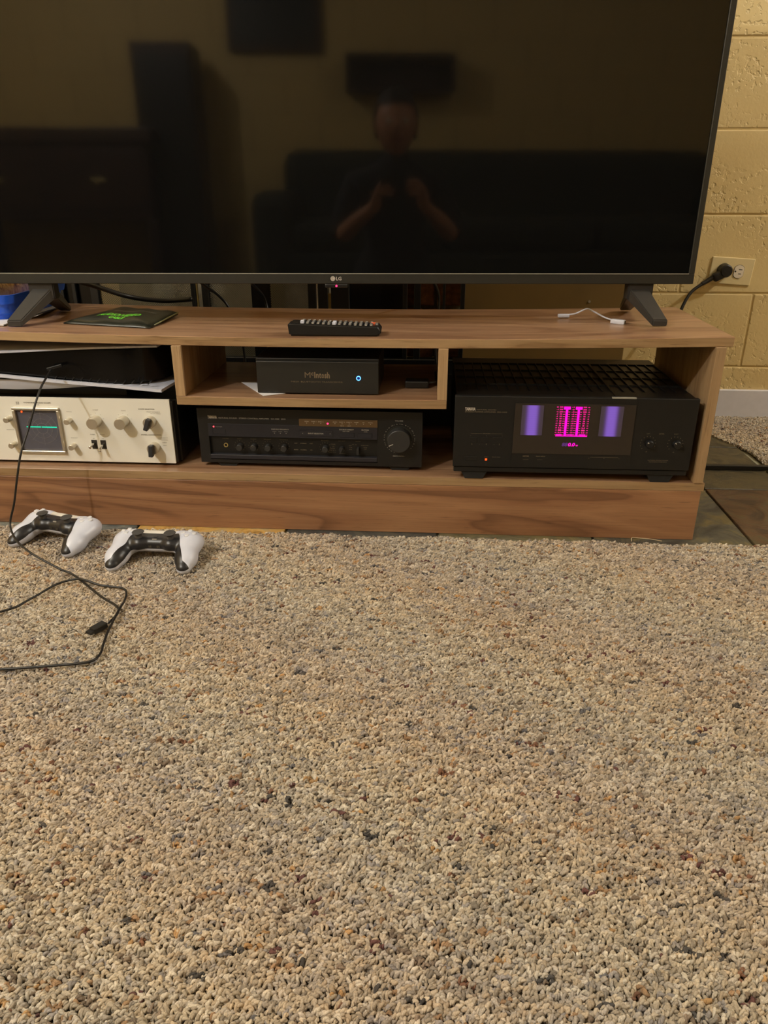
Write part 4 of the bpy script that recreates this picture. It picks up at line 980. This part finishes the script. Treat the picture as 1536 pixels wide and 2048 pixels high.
def controller_field():
    h = 1.25; xs = np.arange(-92, 93, h); ys = np.arange(-66, 56, h); zs = np.arange(-40, 32, h)
    X, Y, Z = np.meshgrid(xs, ys, zs, indexing='ij'); X = np.abs(X)
    sm = lambda a_, b_, k: (lambda hh: b_ * (1 - hh) + a_ * hh - k * hh * (1 - hh))(np.clip(.5 + .5 * (b_ - a_) / k, 0, 1))
    def ell(c, r): q = np.sqrt(((X - c[0]) / r[0]) ** 2 + ((Y - c[1]) / r[1]) ** 2 + ((Z - c[2]) / r[2]) ** 2); return (q - 1) * min(r)
    def rbox(c, hb, r):
        qx, qy, qz = np.abs(X - c[0]) - hb[0] + r, np.abs(Y - c[1]) - hb[1] + r, np.abs(Z - c[2]) - hb[2] + r
        return np.sqrt(np.maximum(qx, 0) ** 2 + np.maximum(qy, 0) ** 2 + np.maximum(qz, 0) ** 2) + np.minimum(np.maximum(qx, np.maximum(qy, qz)), 0) - r
    def cap(a_, b_, ra, rb, fl=1.0):
        a_, b_ = np.array(a_, float), np.array(b_, float); ba = b_ - a_; P = np.stack([X - a_[0], Y - a_[1], Z - a_[2]], -1)
        t = np.clip((P @ ba) / (ba @ ba), 0, 1); D = P - t[..., None] * ba; D[..., 2] /= fl
        return np.sqrt((D ** 2).sum(-1)) - (ra + (rb - ra) * t)
    f = rbox((0, 18, -1), (52, 23, 14), 12)
    f = sm(f, ell((54, 22, -2), (28, 26, 17)), 8)
    f = sm(f, cap((57, 14, -4), (63, -26, -12), 21.5, 18.5, .86), 10)
    f = sm(f, cap((63, -22, -12), (64, -43, -18), 18.5, 13.0, .90), 8)
    f = sm(f, cap((55, 34, -12), (55, 42, -18), 12, 9), 6)         # trigger hump
    f = sm(f, ell((29, 2, 2), (15, 14, 13)), 5)                    # stick domes
    return f, np.array([xs[0], ys[0], zs[0]]), h
F_, org_, hh_ = controller_field(); Vc, Qc = surface_nets(F_, org_, hh_)
for _ in range(2):   # light smoothing
    nb = np.zeros_like(Vc); ct = np.zeros(len(Vc))
    for a_, b_ in ((0, 1), (1, 2), (2, 3), (3, 0)):
        np.add.at(nb, Qc[:, a_], Vc[Qc[:, b_]]); np.add.at(nb, Qc[:, b_], Vc[Qc[:, a_]]); np.add.at(ct, Qc[:, a_], 1); np.add.at(ct, Qc[:, b_], 1)
    Vc = Vc * .5 + .5 * nb / ct[:, None]
def cut_surface(V, polys, g):
    """split the polygons along g = 0: returns (vertices, polygons where g > 0, polygons where g < 0)"""
    V = list(V); G = list(g); memo = {}; pos, neg = [], []
    for P in polys:
        sg = [G[i] > 0 for i in P]
        if all(sg): pos.append(P); continue
        if not any(sg): neg.append(P); continue
        a, c = [], []
        for k in range(len(P)):
            p, q = P[k], P[(k + 1) % len(P)]
            (a if sg[k] else c).append(p)
            if sg[k] != sg[(k + 1) % len(P)]:
                key = (min(p, q), max(p, q))
                if key not in memo:
                    t = min(.98, max(.02, G[p] / (G[p] - G[q]))); memo[key] = len(V); V.append(V[p] + (V[q] - V[p]) * t); G.append(0.0)
                a.append(memo[key]); c.append(memo[key])
        if len(a) > 2: pos.append(a)
        if len(c) > 2: neg.append(c)
    return np.array(V), pos, neg
def g_black(V):
    ax_, ay, az = np.abs(V[:, 0]), V[:, 1], V[:, 2]
    xb = np.interp(ay, [-60, -52, -44, -34, -20, -8, 4, 14, 21], [90, 84, 64, 60, 54.5, 49, 46, 42, 38])
    zseam = np.interp(ay, [-60, -44, -26, 0, 20, 45], [-19, -15, -8, -3.5, -3, -3])
    return np.minimum(np.minimum(az - zseam, xb - ax_), 20.5 - ay)
def g_pad(V):
    ax_, ay, az = np.abs(V[:, 0]), V[:, 1], V[:, 2]
    return np.minimum(np.minimum(az - 2, ay - 20.5), np.minimum(43 - ay, 30 + (ay - 20.5) * .17 - ax_))
V1, black_f, rest = cut_surface(Vc, Qc.tolist(), g_black(Vc))
gp_ = g_pad(V1); gp_[np.abs(V1[:, 1] - 20.5) < .02] += .03
V2, pad_f, shell_f = cut_surface(V1, rest, gp_)
def ctrl_mesh(V, polys):
    used = sorted({i for p in polys for i in p}); mp = {u: k for k, u in enumerate(used)}
    me = bpy.data.meshes.new('shell'); me.from_pydata((V[used] / 1000).tolist(), [], [[mp[i] for i in p] for p in polys])
    me.polygons.foreach_set('use_smooth', [True] * len(me.polygons)); me.update(); return me
def ztop_c(x, y):   # height of the shell above (x, y) in mm
    d = (Vc[:, 0] - x) ** 2 + (Vc[:, 1] - y) ** 2; i = np.where(d < 9)[0]; return Vc[i, 2].max() / 1000
M['touchpad'] = plain('touchpad', (214, 210, 200), .45)
def make_controller(label, loc, rot):
    t = thing('game_controller', label, 'controller', loc, rot, 'game controllers on the carpet')
    for nm, VV, ff, m in (('outer_shell', V2, shell_f, 'white_plastic'), ('touchpad', V2, pad_f, 'touchpad'), ('centre_shell', V1, black_f, 'controller_black')):
        me = ctrl_mesh(VV, ff); me.materials.append(M[m]); o = bpy.data.objects.new(nm, me); COL.objects.link(o); o.parent = t
    for s in (-1, 1):
        z0 = ztop_c(s * 29, 3)
        b = bm_new(); cyl(b, (s * .029, .003, z0 - .001), .0065, .008, 'z', 24, r2=.0055); cyl(b, (s * .029, .003, z0 + .0070), .0085, .0034, 'z', 32, r2=.0108, cap=.0010); ring = obj('thumb_stick', b, 'stick_rubber', t, smooth='auto')
        b = bm_new(); cyl(b, (s * .055, .041, -.014), .011, .020, 'z', 28, r2=.009); 
        for v in b.verts: v.co.y += (v.co.z + .014) * -.2
        obj('trigger', b, 'controller_black', t, smooth='auto')
    for dx, dy in ((0, 10), (10, 0), (0, -10), (-10, 0)):
        z1 = ztop_c(56 + dx, 22 + dy); b = bm_new(); cyl(b, ((56 + dx) / 1000, (22 + dy) / 1000, z1 - .0025), .0044, .0031, 'z', 24, cap=.0008); obj('face_button', b, plain('clear_button', (205, 206, 210), .2), t, smooth='auto')
        z1 = ztop_c(-56 + dx * .8, 22 + dy * .8); b = bm_new(); box(b, -.0036, .0036, -.0036, .0036, -.002, .0010, .001, 2); obj('direction_button', b, plain('clear_button', (205, 206, 210), .2), t, ((-56 + dx * .8) / 1000, (22 + dy * .8) / 1000, z1))
    zc = ztop_c(0, 0); b = bm_new(); box(b, -.004, .004, -.001, .001, -.001, .0006); obj('mute_button', b, 'print_grey', t, (0, .001, zc))
    b = bm_new(); cyl(b, (0, .010, ztop_c(0, 10) - .001), .0045, .0016, 'z', 20); obj('home_button', b, 'black_plastic', t)
    b = bm_new()
    for x in (-.009, -.006, .006, .009): box(b, x - .0006, x + .0006, -.0058, -.0046, -.002, .002)
    obj('charge_contact', b, 'print_dark', t, (0, 0, 0))
    return t
c2 = make_controller('white and black game controller to the right, nearer the middle of the console', (-.997, -.158, .0350), (R(3), 0, R(-1)))
c1 = dup(c2); c1.location = (-1.210, -.094, .0350); c1.rotation_euler = (R(3), R(-1), R(-18)); c1['label'] = 'white and black game controller at the far left with a cable lying over it'

# ------------------------------------------------------------------ usb cables
ua = thing('usb_cable', 'thin black cable plugged into the game console and hanging down to the carpet', 'cable')
b = bm_new(); tube(b, [(-1.221, .012, .310), (-1.215, -.010, .308), (-1.213, -.05, .292), (-1.216, -.075, .267), (-1.227, -.09, .229), (-1.238, -.112, .189), (-1.246, -.125, .149), (-1.258, -.132, .1), (-1.269, -.138, .066), (-1.262, -.152, .053), (-1.236, -.182, .046), (-1.202, -.206, .038), (-1.170, -.219, .028), (-1.143, -.226, .018), (-1.114, -.235, .0105), (-1.043, -.299, .0105), (-1.003, -.330, .0105), (-.993, -.352, .0105), (-.9955, -.380, .011)], .0019, n=10); obj('lead', b, 'cord_black', ua, smooth=True)
b = bm_new(); box(b, -.005, .024, -.003, .003, -.0026, .0026, .0008, 2); obj('console_plug', b, 'black_plastic', ua, (-1.227, .020, .311), rot=(0, R(-14), R(12)))
b = bm_new(); box(b, -.0065, .0065, -.012, .012, -.0045, .0045, .001, 2); box(b, -.0055, .0055, -.019, -.012, -.002, .002); obj('free_plug', b, 'black_plastic', ua, (-1.0035, -.398, .0135), rot=(0, 0, R(-28)))
b = bm_new(); tube(b, [(-1.46, -.46, .0105), (-1.30, -.42, .0105), (-1.179, -.358, .0105), (-1.152, -.317, .0105), (-1.133, -.268, .0105), (-1.106, -.252, .0135), (-1.085, -.258, .0155), (-1.056, -.266, .0115), (-1.02, -.271, .0105), (-1.005, -.284, .0105), (-.997, -.313, .0105), (-.992, -.347, .0145), (-.988, -.399, .0105), (-.981, -.435, .0105), (-.975, -.464, .0105), (-.984, -.483, .0105), (-1.033, -.495, .0105), (-1.098, -.507, .0105), (-1.25, -.53, .0105), (-1.5, -.56, .0105)], .0019, n=10)
tag(obj('usb_cable', b, 'cord_black', smooth=True), 'black cable looping in from the left over the carpet past the loose plug', 'cable')

# ------------------------------------------------------------------ the other side of the room, seen only in the dark screen
def boxobj(name, parent, m, *dims, bev=.01): b = bm_new(); box(b, *dims, bev, 2); return obj(name, b, m, parent)
so = thing('sofa', 'dark fabric sofa against the far side, mirrored faintly in the television', 'sofa', (.25, -3.0, 0))
boxobj('base', so, 'sofa', -1.3, 1.3, -.45, .45, .06, .30, bev=.03); boxobj('backrest', so, 'sofa', -1.3, 1.3, -.55, -.25, .25, .82, bev=.09)
for s in (-1, 1): boxobj('arm', so, 'sofa', s * 1.3 - .12, s * 1.3 + .12, -.5, .45, .06, .60, bev=.07)
for k in (-1, 0, 1): boxobj('seat_cushion', so, 'sofa', k * .82 - .40, k * .82 + .40, -.25, .44, .30, .46, bev=.05)
for s in (-1, 1):
    for y in (-.4, .38): boxobj('leg', so, 'dark_wood', s * 1.2 - .03, s * 1.2 + .03, y - .03, y + .03, 0, .07, bev=.005)
sb = thing('writing_desk', 'dark wooden writing desk at the back left, mirrored in the television', 'desk', (-2.35, -3.35, 0))
boxobj('desk_top', sb, 'dark_wood', -.60, .60, -.28, .28, .84, .92); boxobj('drawer_box', sb, 'dark_wood', -.56, .56, -.26, .26, .44, .84)
for x in (-.55, .55):
    for y in (-.24, .24): boxobj('leg', sb, 'dark_wood', x - .03, x + .03, y - .03, y + .03, 0, .44, bev=.005)
for x in (-.28, .28): k = boxobj('drawer', sb, 'dark_wood', x - .25, x + .25, .26, .275, .50, .80, bev=.004); b = bm_new(); box(b, x - .04, x + .04, .275, .29, .64, .66, .004, 2); obj('handle', b, 'brass', k)
sp = thing('floor_speaker', 'tall dark brown floor speaker by the back wall, mirrored in the television', 'speaker', (-1.70, -3.45, 0))
boxobj('cabinet', sp, 'dark_wood', -.17, .17, -.16, .16, 0, 1.36); boxobj('grille', sp, 'black_deep', -.15, .15, .16, .175, .08, 1.30, bev=.004)
pf = thing('framed_picture', 'dark framed picture on the back wall, mirrored in the television', 'picture', (-1.09, -3.685, 1.62))
boxobj('frame', pf, 'dark_wood', -.28, .28, 0, .03, -.26, .26, bev=.008); boxobj('print', pf, 'picture_dark', -.24, .24, .028, .034, -.22, .22, bev=.001)
ws = thing('wall_shelf', 'dark wall box shelf above the sofa, mirrored in the television', 'shelf', (-.34, -3.695, 1.245))
boxobj('shelf_top', ws, 'dark_wood', -.33, .33, 0, .18, .075, .10, bev=.004); boxobj('shelf_bottom', ws, 'dark_wood', -.33, .33, 0, .18, -.10, -.075, bev=.004); boxobj('shelf_back', ws, 'dark_wood', -.33, .33, 0, .02, -.08, .08, bev=.004)
for x in (-.32, .32): boxobj('shelf_side', ws, 'dark_wood', x - .01, x + .01, 0, .18, -.08, .08, bev=.003)

# the person taking the picture: kneeling on the carpet, phone held in both hands
pe = thing('person', 'person in dark clothes kneeling with a phone, mirrored faintly in the television', 'person', (-.475, -1.70, 0))
V = [(0, -.10, .27), (0, -.09, .40), (0, -.05, .53), (0, -.02, .64), (0, 0, .71), (0, .01, .78)]
E = [(0, 1), (1, 2), (2, 3), (3, 4), (4, 5)]; RD = [(.15, .12), (.135, .10), (.15, .11), (.14, .09), .055, .05]
def chain(start, pts, rs):
    p = start
    for q, r_ in zip(pts, rs): V.append(q); E.append((p, len(V) - 1)); RD.append(r_); p = len(V) - 1
    return p
for s in (-1, 1):
    chain(3, [(s * .17, -.02, .635), (s * .235, .06, .47), (s * .225, .10, .43)], [.058, .046, .044])
    chain(0, [(s * .10, -.06, .24), (s * .16, .22, .12), (s * .16, .26, .075), (s * .15, .02, .065), (s * .14, -.24, .060), (s * .14, -.30, .040), (s*.14, -.40, .035)], [.095, .072, .060, .058, .042, .036, .030])
skin_body('clothed_body', V, E, RD, 'shirt', pe)
for s in (-1, 1):
    va = [(s * .225, .10, .435), (s * .16, .22, .50), (s * .090, .305, .555)]
    ea = [(0, 1), (1, 2)]; ra = [.040, .033, .024]
    palm = len(va); va += [(s * .078, .318, .590), (s * .072, .325, .615)]; ea += [(2, 3), (3, 4)]; ra += [(.030, .016), (.032, .014)]
    for k, (dz, ln) in enumerate(((.028, .036), (.012, .040), (-.004, .038), (-.020, .030))):
        i0 = len(va); z0 = .612 + dz * .9
        va += [(s * .070, .334, z0), (s * .058, .338 + .004, z0 + .004), (s * (.058 - ln * .5), .339, z0 + .002), (s * (.058 - ln), .336, z0)]
        ea += [(4, i0), (i0, i0 + 1), (i0 + 1, i0 + 2), (i0 + 2, i0 + 3)]; ra += [.0090, .0082, .0075, .0065]
    i0 = len(va); va += [(s * .070, .312, .595), (s * .052, .318, .602), (s * .036, .322, .610)]; ea += [(3, i0), (i0, i0 + 1), (i0 + 1, i0 + 2)]; ra += [.011, .0095, .0080]
    skin_body('forearm_and_hand', va, ea, ra, 'skin', pe, levels=1)
b = bm_new(); bmesh.ops.create_uvsphere(b, u_segments=32, v_segments=24, radius=1)
for v in b.verts:
    x, y, z = v.co; w_ = 1 - .28 * max(0, -z) ** 1.5; nose = .018 * math.exp(-((x / .16) ** 2) - (((z + .10) / .22) ** 2)) if y > 0 else 0
    eye = -.010 * (math.exp(-(((abs(x) - .38) / .16) ** 2) - (((z - .06) / .12) ** 2)) if y > 0 else 0); chin = .012 * (math.exp(-((x / .3) ** 2) - (((z + .78) / .2) ** 2)) if y > 0 else 0)
    v.co = Vector((x * .080 * w_, y * .098 * w_ + nose + eye + chin + .012, z * .122 + .845))
for s in (-1, 1): bmesh.ops.create_uvsphere(b, u_segments=12, v_segments=8, radius=.5, matrix=Matrix.Translation((s * .080, .0, .845)) @ Matrix.Diagonal((.02, .035, .06, 1)))
hd = obj('head', b, 'skin', pe, smooth=True)
for s in (-1, 1):
    b = bm_new(); bmesh.ops.create_uvsphere(b, u_segments=16, v_segments=10, radius=.011, matrix=Matrix.Translation((s * .031, .094, .853))); obj('eye', b, 'outlet_white', hd, smooth=True)
b = bm_new(); tube(b, [(-.024, .098, .790), (0, .104, .789), (.024, .098, .790)], lambda t: .003 + .003 * math.sin(t * math.pi), n=8); obj('mouth', b, plain('lips', (150, 80, 70), .5), hd, smooth=True)
b = bm_new(); bmesh.ops.create_uvsphere(b, u_segments=32, v_segments=20, radius=1)
bmesh.ops.delete(b, geom=[v for v in b.verts if (v.co.z < .35 and v.co.y > .25) or v.co.z < -.55], context='VERTS')
for v in b.verts: v.co = Vector((v.co.x * .090, v.co.y * .108, v.co.z * .128 + .853))
obj('hair', b, 'hair', hd, smooth=True)
ph = thing('phone', 'dark phone held up in both hands facing the television', 'phone', (-.512, -1.3535, .628), (R(-23.5), 0, R(3.6)))
b = bm_new(); box(b, -.037, .037, -.008, .0, -.125, .030, .003, 3); obj('phone_body', b, 'black_plastic', ph)
